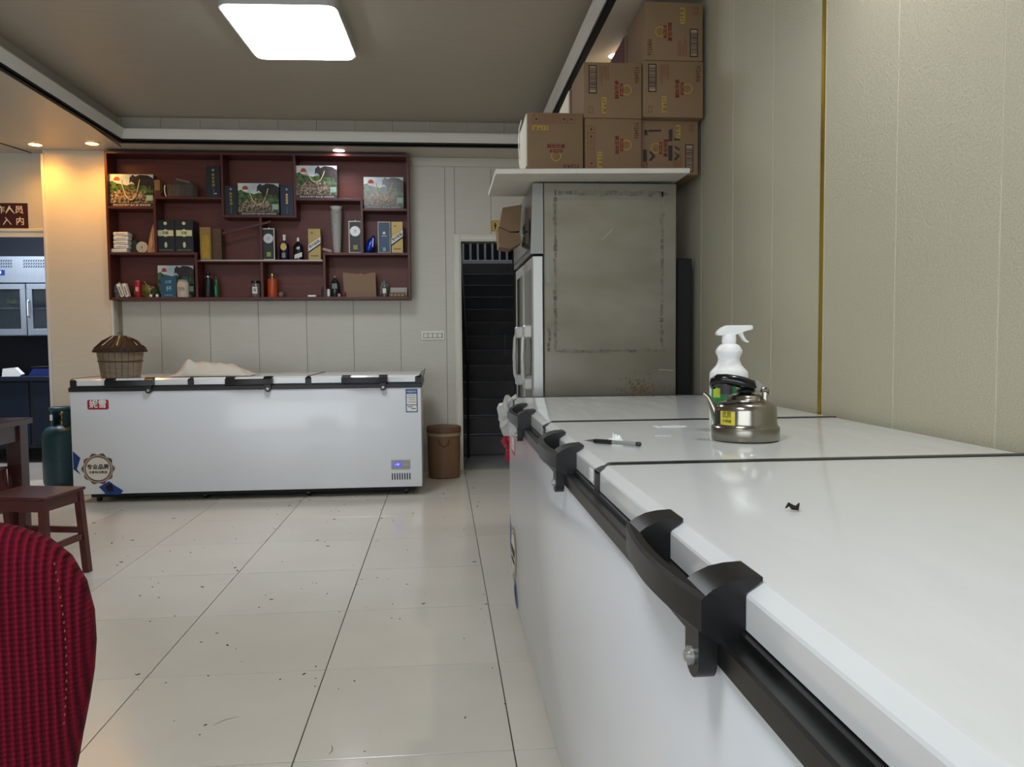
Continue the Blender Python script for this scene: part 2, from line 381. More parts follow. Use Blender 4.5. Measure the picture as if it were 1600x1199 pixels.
# ================================================================== CHEST FREEZERS
def make_freezer(name, label, loc, rz, lids, D, full_decals=True, first=0.0):
    L = sum(lids)
    t = thing(name, label, 'chest freezer', loc, rz, None)
    B().box(0, L, 0, D, 0.065, 0.80, 0.006, 2).obj('body', M_WHITE, t, True)
    B().box(0.10, L-0.06, 0.05, D-0.04, 0.035, 0.066).obj('base', M_BLACKM, t)
    for x in (0.14, L*0.36, L*0.66, L-0.12):
        for y in (0.09, D-0.09):
            b = B(); b.lathe([(0.0, -0.012), (0.024, -0.012), (0.024, 0.012), (0, 0.012)], 14, M=Matrix.Translation((x, y, 0.024)) @ Matrix.Rotation(R(90), 4, 'Y'))
            b.box(x-0.016, x+0.016, y-0.012, y+0.012, 0.044, 0.05); b.obj('caster', M_BLACK, t, True)
    # black rail with lip
    B().box(-0.005, L+0.005, -0.008, D+0.003, 0.797, 0.828, 0.003).box(0.0, L, 0.012, D, 0.826, 0.836).obj('rail', M_BLACK, t)
    x = 0
    zt = 0.887
    for i, lw in enumerate(lids):
        a, b_ = x+0.011, x+lw-0.011
        prof = [(0.019, 0.838), (0.019, 0.872), (0.0205, 0.8755), (0.037, zt-0.001), (0.042, zt), (D-0.012, zt), (D-0.006, zt-0.008), (D-0.006, 0.836)]
        lid = B().prism(prof, b_-a, axis='x', o=a).obj('lid', M_LID, t, True, 12)
        xc = (a+b_)/2
        # handle
        h = 0.163
        for s_ in (-1, 1):
            c = xc+s_*(h-0.03); w0 = 0.030
            b = B()
            # flat top plate, narrowing inwards, and the upright web below it
            b.prism([(0.036, zt+0.0008), (0.036, zt+0.0052), (0.016, zt+0.004), (0.0, zt+0.001), (-0.016, zt-0.006), (-0.026, zt-0.014), (-0.026, 0.838), (-0.016, 0.828), (0.0185, 0.815), (0.0185, 0.8755), (0.034, zt+0.0002)], 2*w0, axis='x', o=c-w0)
            b.obj('handle_bracket', M_BLACK, t, True, 30)
        hb = B(); n = 12; A = []
        for k in range(n+1):
            u = -1+2*k/n; px = xc+u*(h+0.001); y = -0.024-0.015*(1-u*u)
            A.append([hb.bm.verts.new(q) for q in ((px, y, 0.834), (px, y-0.004, 0.838), (px, y-0.004, 0.871), (px, y, 0.875), (px, y+0.010, 0.875), (px, y+0.010, 0.834))])
        for p, q in zip(A[:-1], A[1:]):
            for k in range(6): hb.bm.faces.new((p[k], p[(k+1) % 6], q[(k+1) % 6], q[k]))
        hb.bm.faces.new(A[0]); hb.bm.faces.new(A[-1])
        hd = hb.obj('handle', M_BLACK, t, True, 30)
        lx = xc+h-0.03
        bt = B(); bt.prism([(-0.022, 0.845)]+[(0.022*math.cos(R(180+k*18)), 0.802+0.022*math.sin(R(180+k*18))) for k in range(11)]+[(0.022, 0.845)], 0.020, axis='y', o=-0.028, M=Matrix.Translation((lx, 0, 0)))
        tab = bt.obj('lock_tab', M_BLACK, t, True, 30)
        lb = B(); lb.lathe([(0, -0.004), (0.010, -0.004), (0.010, 0.0), (0.0, 0.0)], 16, M=Matrix.Translation((lx, -0.028, 0.802)) @ Matrix.Rotation(R(-90), 4, 'X'))
        lb.lathe([(0, -0.004), (0.006, -0.004), (0.006, 0.0), (0.0, 0.0)], 16, M=Matrix.Translation((lx, -0.0315, 0.802)) @ Matrix.Rotation(R(-90), 4, 'X'))
        lb.obj('lock', mat('lock_metal', 'A8A8A4', 0.35, 0.6), tab, True)
        x += lw
    # dividers and end caps
    def capstrip(x0, x1, xt0, xt1, name):
        b = B()
        b.box(x0, x1, 0.0165, 0.024, 0.834, 0.8735)
        lo_ = [b.bm.verts.new(q) for q in ((x0, 0.0165, 0.870), (x1, 0.0165, 0.870), (xt1, 0.044, zt-0.003), (xt0, 0.044, zt-0.003))]
        hi = [b.bm.verts.new(q) for q in ((x0, 0.0165, 0.8745), (x1, 0.0165, 0.8745), (xt1, 0.044, zt+0.0022), (xt0, 0.044, zt+0.0022))]
        b.bm.faces.new(lo_); b.bm.faces.new(hi)
        for i in range(4): b.bm.faces.new((lo_[i], lo_[(i+1) % 4], hi[(i+1) % 4], hi[i]))
        b.box(xt0, xt1, 0.044, D-0.004, 0.836, zt+0.0022)
        b.obj(name, M_BLACK, t)
    x = 0
    for lw in lids[:-1]:
        x += lw; capstrip(x-0.022, x+0.022, x-0.012, x+0.012, 'divider')
    capstrip(-0.003, 0.042, -0.003, 0.008, 'end_cap'); capstrip(L-0.042, L+0.003, L-0.008, L+0.003, 'end_cap')
    # decals on the front
    y = -0.0007
    bx, bz = 0.19, 0.705
    bd = flatpoly(front(bx, y, bz), rrect(-0.072, 0.072, -0.035, 0.035, 0.012)).obj('brand_badge', mat('badge_red', 'A81E2C', 0.4), t)
    text('妮雪', 0.062, front(bx, y-0.0008, bz+0.001), M_WPLAS, bd, bold=0.02, wfit=0.115)
    mx, mz = 0.175, 0.248
    nav = mat('ribbon_blue', '1C3A7A', 0.45)
    rb = flatpoly(front(mx, y, mz), [(-0.168, 0.13), (-0.118, 0.08), (-0.145, 0.0), (-0.12, -0.04), (-0.168, 0.0)]).obj('ribbon', nav, t)
    flatpoly(front(mx, y, mz), [(0.0, -0.13), (0.07, -0.09), (0.10, -0.115), (0.165, -0.16), (0.145, -0.188), (0.05, -0.188)]).obj('ribbon', nav, t)
    flatpoly(front(mx, y-0.0006, mz), [(0.045, -0.13), (0.09, -0.10), (0.10, -0.165), (0.06, -0.165)]).obj('ribbon_fold', M_BLACKM, t)
    md = flatpoly(front(mx, y-0.0008, mz), [((0.108+0.007*math.cos(10*a))*math.cos(a), (0.108+0.007*math.cos(10*a))*math.sin(a)) for a in [2*PI*i/100 for i in range(100)]]).obj('medal', mat('medal_bronze', '3A2A22', 0.3, 0.3, col2='9C7A62', vscale=14), t)
    for rr_, mm, dd in ((0.098, mat('medal_silver', 'C8BEB2', 0.35, 0.3), 0.0005), (0.092, mat('medal_dark', '4A3A30', 0.35, 0.2, col2='8E8276', vscale=10), 0.001), (0.082, mat('medal_cream', 'DDD6C8', 0.5), 0.0015)):
        flatpoly(front(mx, y-0.0008-dd, mz), circ(0, 0, rr_, 48)).obj('medal_ring', mm, md)
    text('专业品质', 0.038, front(mx, y-0.0035, mz+0.012), M_BLKINK, md, bold=0.03, wfit=0.15)
    text('冷静快冻数显', 0.020, front(mx, y-0.0035, mz-0.026), M_BLKINK, md, bold=0.02, wfit=0.125)
    ex, ez = L-0.068, 0.70
    en = flatpoly(front(ex, y, ez), rect(-0.043, 0.043, -0.085, 0.085)).obj('energy_label', mat('label_blue', '1E4C86', 0.5), t)
    flatpoly(front(ex, y-0.0006, ez), rect(-0.036, 0.036, -0.028, 0.050)).obj('label_panel', M_WHITEPAPER, en)
    flatpoly(front(ex, y-0.0006, ez), rect(-0.036, 0.036, -0.078, -0.034)).obj('label_panel', M_WHITEPAPER, en)
    text('中国能效标识', 0.017, front(ex, y-0.0008, ez+0.066), M_WPLAS, en, wfit=0.07)
    lb = B()
    for i, (wd, xx) in enumerate(((0.055, 0), (0.06, 0), (0.05, 0.004), (0.055, 0.003))):
        m_ = front(ex, y-0.0013, ez); q = B(); zz = 0.04-i*0.016
        lb.prism(rect(ex+xx-wd/2, ex+xx+wd/2, ez+zz-0.0035, ez+zz), 0.0005, axis='y', o=y-0.0018)
    lb.prism(rect(ex-0.028, ex+0.008, ez-0.048, ez-0.042), 0.0005, axis='y', o=y-0.0018).prism(rect(ex-0.004, ex+0.03, ez-0.062, ez-0.056), 0.0005, axis='y', o=y-0.0018)
    lb.obj('printed_lines', mat('label_ink', '3B4636', 0.6), en)
    # control panel and vent
    cx, cz = L-0.155, 0.232
    cp = B().box(cx-0.068, cx+0.068, -0.006, -0.0005, cz-0.033, cz+0.033, 0.002).obj('control_panel', mat('panel_grey', '9B9B97', 0.4), t)
    B().box(cx-0.050, cx+0.006, -0.0075, -0.006, cz-0.012, cz+0.014).obj('display', mat('display_blue', '2A2A90', 0.2, emit=('3A38E0', 0.9)), cp)
    text('-18', 0.024, front(cx-0.026, -0.008, cz+0.001), mat('display_digit', '8080FF', emit=('8A88FF', 1.5)), cp, 'digits')
    for k in range(3): B().box(cx+0.022+k*0.014, cx+0.030+k*0.014, -0.0075, -0.006, cz-0.006, cz+0.004).obj('button', mat('button_grey', 'B5B6A0', 0.5), cp)
    for k in range(8): B().prism(rrect(cx-0.066+k*0.0182, cx-0.058+k*0.0182, 0.118, 0.168, 0.0035, 2), 0.001, axis='y', o=-0.0012).obj('vent_slot', M_BLACKM, t)
    return t
BF = (-2.62, 5.79)
fz = make_freezer('chest_freezer', 'long white chest freezer against the back wall under the wooden shelf', (BF[0], BF[1], 0), 0, [0.825, 0.825, 0.81], 0.82)
# hinge tube at its right end
B().tube([(2.455, 0.04, 0.84), (2.475, 0.10, 0.90), (2.475, 0.70, 0.905), (2.462, 0.78, 0.86)], 0.006, 8).obj('side_tube', M_GREY, fz, True)
nf = make_freezer('chest_freezer', 'near white chest freezer along the right wall with kettle and pen on its lids', (0.285, 3.39, 0), R(-90), [1.04, 0.82, 1.21], 0.935)
# pen and marks drawn on its middle lid are separate below

# ================================================================== STEEL DISPLAY FRIDGE
FX0, FX1, FY0, FY1, FZ = 0.475, 1.105, 3.655, 4.50, 1.862
fr = thing('display_fridge', 'worn stainless steel upright fridge with glass doors beside the stair doorway', 'fridge', (0, 0, 0))
B().box(FX0, FX1, FY0, FY1, 0.10, FZ, 0.004).obj('cabinet', M_STEEL, fr)
for x in (FX0+0.06, FX1-0.06):
    for y in (FY0+0.06, FY1-0.06): B().lathe([(0.02, 0), (0.025, 0.02), (0.015, 0.03), (0.015, 0.1)], 12, (x, y, 0)).obj('foot', M_STEEL, fr)
# fascia block at the top front, then doors
B().prism([(FX0-0.062, 1.535), (FX0-0.002, 1.535), (FX0-0.002, FZ-0.004), (FX0-0.050, FZ-0.004)], FY1-FY0, axis='y', o=FY0).obj('fascia', mat('fascia_steel', '9C9C98', 0.3, 0.85, var=0.1, vscale=5), fr)
B().box(FX0-0.066, FX0-0.062, FY0+0.03, FY1-0.03, 1.56, 1.70).obj('fascia_glass', mat('fascia_black', '2A2E2C', 0.12), fr)
mid = (FY0+FY1)/2
dm = mat('door_frame_alu', 'D8DAD8', 0.28, 0.75)
for y0, y1, hy in ((FY0+0.004, mid-0.003, FY0+0.05), (mid+0.003, FY1-0.004, mid+0.04)):
    x0, x1 = FX0-0.052, FX0-0.004
    d = B().box(x0, x1, y0, y0+0.04, 0.16, 1.525, 0.003).box(x0, x1, y1-0.03, y1, 0.16, 1.525, 0.003).box(x0, x1, y0+0.045, y1-0.045, 1.475, 1.525, 0.003).box(x0, x1, y0+0.045, y1-0.045, 0.16, 0.215, 0.003).obj('door', dm, fr)
    B().box(x0+0.003, x0+0.010, y0+0.04, y1-0.03, 0.215, 1.475).obj('door_glass', mat('fridge_glass', '0C1211', 0.05, spec=0.3, ior=1.18), d)
    hb = B().tube([(x0-0.03+0.0*0, hy, 0.92), (x0-0.042, hy, 0.96), (x0-0.046, hy, 1.05), (x0-0.042, hy, 1.14), (x0-0.03, hy, 1.18)], 0.011, 8)
    hb.obj('handle', mat('handle_chrome', 'D0D0CC', 0.2, 0.9), d, True)
    for za, zb_ in ((1.145, 1.205), (0.90, 0.955)): B().box(x0-0.042, x0, hy-0.016, hy+0.016, za, zb_, 0.006).obj('handle_mount', mat('handle_mount_grey', 'BDBDB8', 0.35, 0.4), d)
# hinge strip and tape residue on the side panel
residue = mat('tape_residue', '57534A', 0.75, col2='857F70', vscale=25)
def side_patch(b, x0, x1, z0, z1): b.box(x0, x1, FY0-0.0012, FY0+0.001, z0, z1)
def ragged(b, x0, x1, z0, z1, n, horiz):
    for i in range(n):
        u0, u1 = i/n, (i+random.uniform(0.75, 1.02))/n
        j = random.uniform(-0.003, 0.003); k = random.uniform(0.5, 1.0)
        if horiz: side_patch(b, x0+(x1-x0)*u0, x0+(x1-x0)*u1, z0+j+(z1-z0)*(1-k)/2, z1+j-(z1-z0)*(1-k)/2)
        else: side_patch(b, x0+j+(x1-x0)*(1-k)/2, x1+j-(x1-x0)*(1-k)/2, z0+(z1-z0)*u0, z0+(z1-z0)*u1)
b = B(); random.seed(3)
ragged(b, FX0+0.07, FX1-0.04, 1.80, 1.828, 22, True); ragged(b, FX0+0.05, FX1-0.05, 1.073, 1.09, 30, True)
ragged(b, FX0+0.045, FX0+0.062, 1.09, 1.83, 26, False); ragged(b, FX1-0.078, FX1-0.060, 1.09, 1.83, 24, False)
ragged(b, FX0+0.015, FX0+0.03, 1.08, 1.2, 5, False)
o = b.obj('tape_residue', residue, fr)
B().box(FX0+0.012, FX0+0.028, FY0-0.002, FY0+0.001, 1.40, 1.54).obj('hinge_plate', M_GREY, fr)
# rust stain: own shape, flat print on the panel
rst = mat('rust_stain', '8A7A5C', 0.7, 0.2, col2='5E4A2A', vscale=40)
b = B(); random.seed(5)
for i in range(170):
    a = random.gauss(0, 1); c = random.gauss(0, 1); x_ = 0.935+a*0.045; z_ = 0.875+abs(c)*0.045
    r_ = random.uniform(0.0015, 0.0055)
    b.prism(circ(x_, z_, r_, 6), 0.0006, axis='y', o=FY0-0.0008-random.uniform(0, 0.0004))
stuff(b.obj('rust_spots', rst, fr))
b = B(); b.tube([(FX1-0.085, FY0-0.001, 0.99), (FX1-0.05, FY0-0.001, 0.988), (FX1-0.014, FY0-0.001, 0.984)], 0.0012, 5).tube([(0.75, FY0-0.001, 1.60), (0.80, FY0-0.001, 1.65)], 0.0008, 5)
b.obj('scratch', mat('scratch_light', 'C8C4B4', 0.4), fr)
for z in (1.50, 1.44): pass
tag(B().box(1.125, 1.20, 3.72, 4.40, 0.0, 1.52, 0.004).obj('gap_filler_board', M_BLACKM), 'dark filler board added to darken the narrow gap between fridge and right wall', 'board')  # board added only to make the gap beside the fridge dark
# worktop board on top of the fridge
bd = tag(B().box(-0.435, 0.435, 0, 0.55, 0, 0.022, 0.002).obj('board', mat('white_board', 'D5D1C6', 0.5, var=0.08, vscale=8)), 'white board lying on top of the steel fridge, carrying the cardboard boxes', 'board')
bd.matrix_world = Matrix.Translation((0.678, 3.48, 1.8685)) @ Matrix.Rotation(R(-0.8), 4, 'Y')
# folded brown cardboard hanging under the board at the fridge front
fb = thing('folded_cardboard', 'brown folded cardboard carton stuck to the fridge fascia below the white board', 'cardboard', (0.345, 3.95, 1.68))
B().prism([(-0.055, 0.02), (-0.035, 0.115), (0.06, 0.13), (0.05, 0.0), (0.0, -0.005)], 0.14, axis='y').obj('upper_flap', M_CARD, fb)
B().prism([(-0.062, 0.018), (0.0, -0.01), (0.05, -0.01), (0.055, -0.06), (0.0, -0.09), (-0.055, -0.08)], 0.16, axis='y', o=-0.01).obj('lower_flap', M_CARD, fb)

# ================================================================== CARTONS
BS = 0.266; BH = 0.258; BD = 0.33
def lettered_face(t, kind, ang, W_, H_):
    """print on the face at local y=0; ang turns the whole layout"""
    def T(u, v, a=0, dy=0.0012):
        c, s_ = math.cos(R(ang)), math.sin(R(ang)); x = (u*c-v*s_)*W_; z = (u*s_+v*c)*H_
        return front(x, -dy, H_/2+z, ang+a)
    text('9126436', 0.030, T(-0.28, 0.41), M_CARDD, t, 'carton_number', bold=0.01, wfit=0.074)
    pl = flatpoly(T(-0.01, 0.150, dy=0.0006), rrect(-0.029, 0.029, -0.007, 0.007, 0.0068)).obj('logo_pill', M_REDINK, t)
    text('HAOJI', 0.011, T(-0.01, 0.150, dy=0.0016), M_YINK, pl, wfit=0.04)
    b = B(); M = T(-0.01, 0.235, dy=0.0006)
    ro, ri, n = 0.0235, 0.0195, 28
    for i in range(n):
        a0, a1 = R(-60+300*i/n), R(-60+300*(i+1)/n)
        b.prism([(ro*math.cos(a0), ro*math.sin(a0)), (ro*math.cos(a1), ro*math.sin(a1)), (ri*math.cos(a1), ri*math.sin(a1)), (ri*math.cos(a0), ri*math.sin(a0))], 0.0005, axis='z')
    bmesh.ops.transform(b.bm, matrix=M, verts=b.bm.verts)
    lg = b.obj('logo_ring', M_YINK, t)
    text('豪吉', 0.019, T(-0.01, 0.238), mat('ochre_ink', '9A6A20', 0.7), lg, wfit=0.027)
    text('豪吉鸡精', 0.021, T(-0.01, 0.06), M_REDINK, t, 'product_name', bold=0.015, wfit=0.082)
    yl = flatpoly(T(0.27, -0.15 if kind == 'bar' else -0.24, dy=0.0006), rect(-0.036, 0.036, -0.0105, 0.0105)).obj('weight_label', M_YINK, t)
    text('2.5千克', 0.019, T(0.27, -0.15 if kind == 'bar' else -0.24, dy=0.0016), M_BLKINK, yl, wfit=0.062)
    if kind == 'bar':
        bc = flatpoly(T(-0.19, -0.345, dy=0.0006), rect(-0.063, 0.063, -0.019, 0.019)).obj('barcode', M_BLKINK, t)
        pn = flatpoly(T(-0.19, -0.345, dy=0.0013), rect(-0.058, 0.058, -0.0145, 0.0145)).obj('barcode_field', mat('barcode_tan', 'A58C72', 0.7), bc)
        b = B(); u = -0.052
        random.seed(11)
        while u < 0.05:
            q = random.choice((0.0012, 0.002, 0.0032)); b.prism(rect(u, u+q, -0.014, 0.014), 0.0004, axis='z'); u += q+random.choice((0.0015, 0.0022, 0.003))
        bmesh.ops.transform(b.bm, matrix=T(-0.19, -0.345, dy=0.0021), verts=b.bm.verts); b.obj('barcode_lines', M_BLKINK, bc)
        b = B()
        for i in range(6): b.prism(rect(-0.11, -0.11+random.uniform(0.05, 0.11), -0.022-i*0.0075, -0.0205-i*0.0075), 0.0004, axis='z')
        bmesh.ops.transform(b.bm, matrix=T(0, 0, dy=0.0006), verts=b.bm.verts); b.obj('fine_print', M_REDINK, t)
        b = B(); 
        for r_ in (rect(-0.014, 0.014, -0.009, -0.0075), rect(-0.014, 0.014, 0.0075, 0.009), rect(-0.014, -0.0125, -0.009, 0.009), rect(0.0125, 0.014, -0.009, 0.009)): b.prism(r_, 0.0004, axis='z')
        bmesh.ops.transform(b.bm, matrix=T(0.36, -0.38, dy=0.0006), verts=b.bm.verts); b.obj('mark_box', M_REDINK, t)
    else:
        for i, u in enumerate((-0.29, -0.16, 0.0, 0.16, 0.34)):
            b = B(); hw = 0.016 if i != 3 else 0.019
            for r_ in (rect(-hw, hw, -0.018, -0.0168), rect(-hw, hw, 0.0168, 0.018), rect(-hw, -hw+0.0012, -0.018, 0.018), rect(hw-0.0012, hw, -0.018, 0.018)): b.prism(r_, 0.0004, axis='z')
            if i == 0: b.prism([(-0.008, -0.004), (0.008, -0.004), (0.0, 0.008)], 0.0004, axis='z')
            if i == 1: b.prism(circ(0, 0, 0.006, 10), 0.0004, axis='z')
            if i in (2, 3):
                for k in range(4): b.prism(rect(-0.012, 0.012, -0.012+k*0.0075, -0.011+k*0.0075), 0.0004, axis='z')
            if i == 4: b.prism(rect(-0.005, 0.005, -0.004, 0.006), 0.0004, axis='z')
            bmesh.ops.transform(b.bm, matrix=T(u, -0.39, dy=0.0006), verts=b.bm.verts); b.obj('handling_symbol', M_REDINK, t)
def carton(x0, x1, z0, h, y, kind, ang, label, depth=BD, group='brown cartons stacked on the steel fridge', prnt=True, rz=0.0, side=None):
    W_ = x1-x0
    t = thing('cardboard_box', label, 'cardboard box', ((x0+x1)/2, y, z0), rz, group)
    B().box(-W_/2, W_/2, 0, depth, 0, h, 0.004, 2).obj('carton', M_CARD, t, True)
    B().box(-0.001, 0.001, 0.02, depth-0.02, h-0.0005, h+0.0006).obj('flap_seam', M_CARDD, t)
    if prnt: lettered_face(t, kind, ang, W_, h)
    if side: B().prism([(0.02, 0.03), (depth-0.03, 0.0), (depth-0.02, h-0.02), (0.012, h-0.004)], 0.004, axis='x', o=-W_/2-0.0045).obj('side_panel', side, t)
    return t
CX = [(0.397, 0.652), (0.660, 0.922), (0.932, 1.205)]
Z0 = 1.900
wh_side = mat('carton_white_side', 'D9D3BE', 0.65)
zA = 1.900
carton(0.929, 1.204, zA, 0.250, 3.645, 'bar', 90, 'brown carton with dark scribbles, bottom right of the stack beside the wall')
carton(CX[1][0], CX[1][1], Z0, 0.242, 3.60, 'icon', -90, 'brown carton bottom middle of the stack, yellow weight mark at its lower left')
carton(CX[0][0], CX[0][1], Z0, 0.264, 3.60, 'icon', 180, 'brown carton bottom left of the stack, printed upside down with a white side', side=wh_side)
carton(0.655, 0.924, Z0+0.243, 0.250, 3.60, 'bar', -90, 'brown carton second row left, standing on the bottom middle carton')
carton(0.929, 1.212, zA+0.251, 0.255, 3.60, 'bar', -90, 'brown carton second row right, under the topmost carton')
carton(0.937, 1.209, zA+0.507, 0.262, 3.60, 'bar', 90, 'topmost brown carton of the stack touching the ceiling')
carton(0.937, 1.205, zA+0.507, 0.255, 3.985, 'bar', 90, 'brown carton behind the topmost carton with purple printed side', depth=0.34, prnt=False, side=mat('carton_purple_side', '5A3A40', 0.7))
carton(0.655, 0.924, zA, 0.49, 3.985, 'bar', -90, 'brown carton behind the second row left carton', depth=0.34, prnt=False, side=wh_side)
carton(0.929, 1.205, zA, 0.506, 3.985, 'bar', -90, 'brown carton hidden behind the second row right carton', depth=0.34, prnt=False)
# strokes on bottom right carton
b = B()
for p in ([(-0.10, 0.205), (-0.04, 0.207), (-0.04, 0.198), (-0.10, 0.196)], [(-0.12, 0.205), (-0.105, 0.205), (-0.105, 0.18), (-0.12, 0.18)], [(-0.125, 0.115), (-0.108, 0.115), (-0.108, 0.06), (-0.125, 0.06)],
          [(-0.098, 0.105), (-0.088, 0.108), (-0.066, 0.085), (-0.088, 0.062), (-0.098, 0.066), (-0.082, 0.085)], [(-0.004, 0.205), (0.014, 0.212), (0.014, 0.155), (-0.02, 0.152), (-0.002, 0.165)],
          [(-0.006, 0.135), (0.014, 0.135), (0.014, 0.065), (-0.004, 0.065)], [(0.022, 0.17), (0.052, 0.165), (0.05, 0.157), (0.024, 0.158)], [(0.022, 0.135), (0.05, 0.12), (0.05, 0.112), (0.03, 0.12)],
          [(0.022, 0.105), (0.05, 0.09), (0.032, 0.066), (0.022, 0.07), (0.036, 0.088)]):
    b.prism(p, 0.0005, axis='y', o=-0.0022)
b.obj('printed_strokes', mat('stroke_ink', '3A302E', 0.8), bpy.data.objects['cardboard_box'])
# spacer under the bottom left carton
tag(B().box(0.44, 0.60, 3.62, 3.9, 1.8925, 1.8995, 0.001).obj('plastic_sheet', M_BLACKM), 'folded black sheet under the bottom left carton', 'plastic sheet')
sp = [(0.372, 3.66, 1.895), (0.366, 3.67, 1.96), (0.364, 3.68, 2.05), (0.37, 3.70, 2.12), (0.382, 3.72, 2.16)]
tag(B().tube(sp, 0.0025, 6).obj('strap', M_WPLAS, None, True), 'thin white strap standing beside the bottom left carton', 'strap')

# ================================================================== WALL SHELF
SY = 6.66; SD = 0.198
sh = thing('wall_shelf', 'dark red wooden display shelf of staggered compartments on the back wall', 'shelf', (0, 0, 0))
TH = 0.02
B().box(-2.678, -0.258, WY-0.012, WY-0.0065, 1.485, 2.676).obj('back_board', M_SHELFB, sh)
def board(x0, x1, zt, nm='shelf_board', th=TH): B().box(x0, x1, SY, WY-0.012, zt-th, zt, 0.0015).obj(nm, M_SHELF, sh)
def upright(x, z0, z1, nm='upright', th=TH): B().box(x-th/2, x+th/2, SY, WY-0.012, z0, z1, 0.0015).obj(nm, M_SHELF, sh)
ZB = {1: 2.240, 2: 2.320, 3: 2.175, 4: 2.316, 5: 2.235, 6: 1.872, 7: 1.813, 8: 1.871, 9: 1.508}
upright(-2.669, 1.488, 2.678, 'side_panel'); upright(-0.267, 1.488, 2.678, 'side_panel')
board(-2.659, -0.277, 2.678, 'top_board'); board(-2.659, -0.277, ZB[9], 'bottom_board')
board(-2.659, -2.311, ZB[1]); board(-2.291, -1.775, ZB[2]); board(-1.755, -1.198, ZB[3]); board(-1.178, -0.658, ZB[4]); board(-0.638, -0.277, ZB[5])
board(-2.659, -1.998, ZB[6]); board(-1.978, -1.465-0.012, ZB[7]); board(-1.465+0.008, -0.972, ZB[7]); board(-0.952, -0.277, ZB[8])
upright(-2.301, ZB[6], ZB[2]); upright(-1.765, ZB[3]-TH, 2.658); upright(-1.188, ZB[3]-TH, 2.658)
upright(-0.648, ZB[8], ZB[4]); upright(-1.988, ZB[9], ZB[6]-0.0); upright(-1.467, ZB[9], ZB[3]-TH); upright(-0.962, ZB[9], ZB[8])
B().box(-1.95, -0.975, SY-0.003, SY-0.0002, ZB[7]-0.012, ZB[7]-0.001).obj('edge_strip', mat('edge_metal', '9A948A', 0.35, 0.5), sh)
tag(B().box(-0.20, 0.20, 0, 0.012, -0.010, 0.010, 0.001).obj('loose_plank', M_SHELF), 'thin reddish plank leaning diagonally between the gold carton and the middle bottles', 'plank').matrix_world = Matrix.Translation((-1.575, 6.644, 2.072)) @ Matrix.Rotation(R(-14), 4, 'Y')

def sx(px, py=0, Y=6.70):      # photograph column/row to position on the shelf's front plane
    d = RR*(px-800)/1230.57 - UU*(py-599.5)/1230.57 + F; k = Y/d.y
    return d.x*k, d.z*k+CAMZ
def span(px0, py0, px1, py1, Y=6.70):
    a = sx(px0, (py0+py1)/2, Y)[0]; b_ = sx(px1, (py0+py1)/2, Y)[0]; zt = sx((px0+px1)/2, py0, Y)[1]
    return a, b_, zt
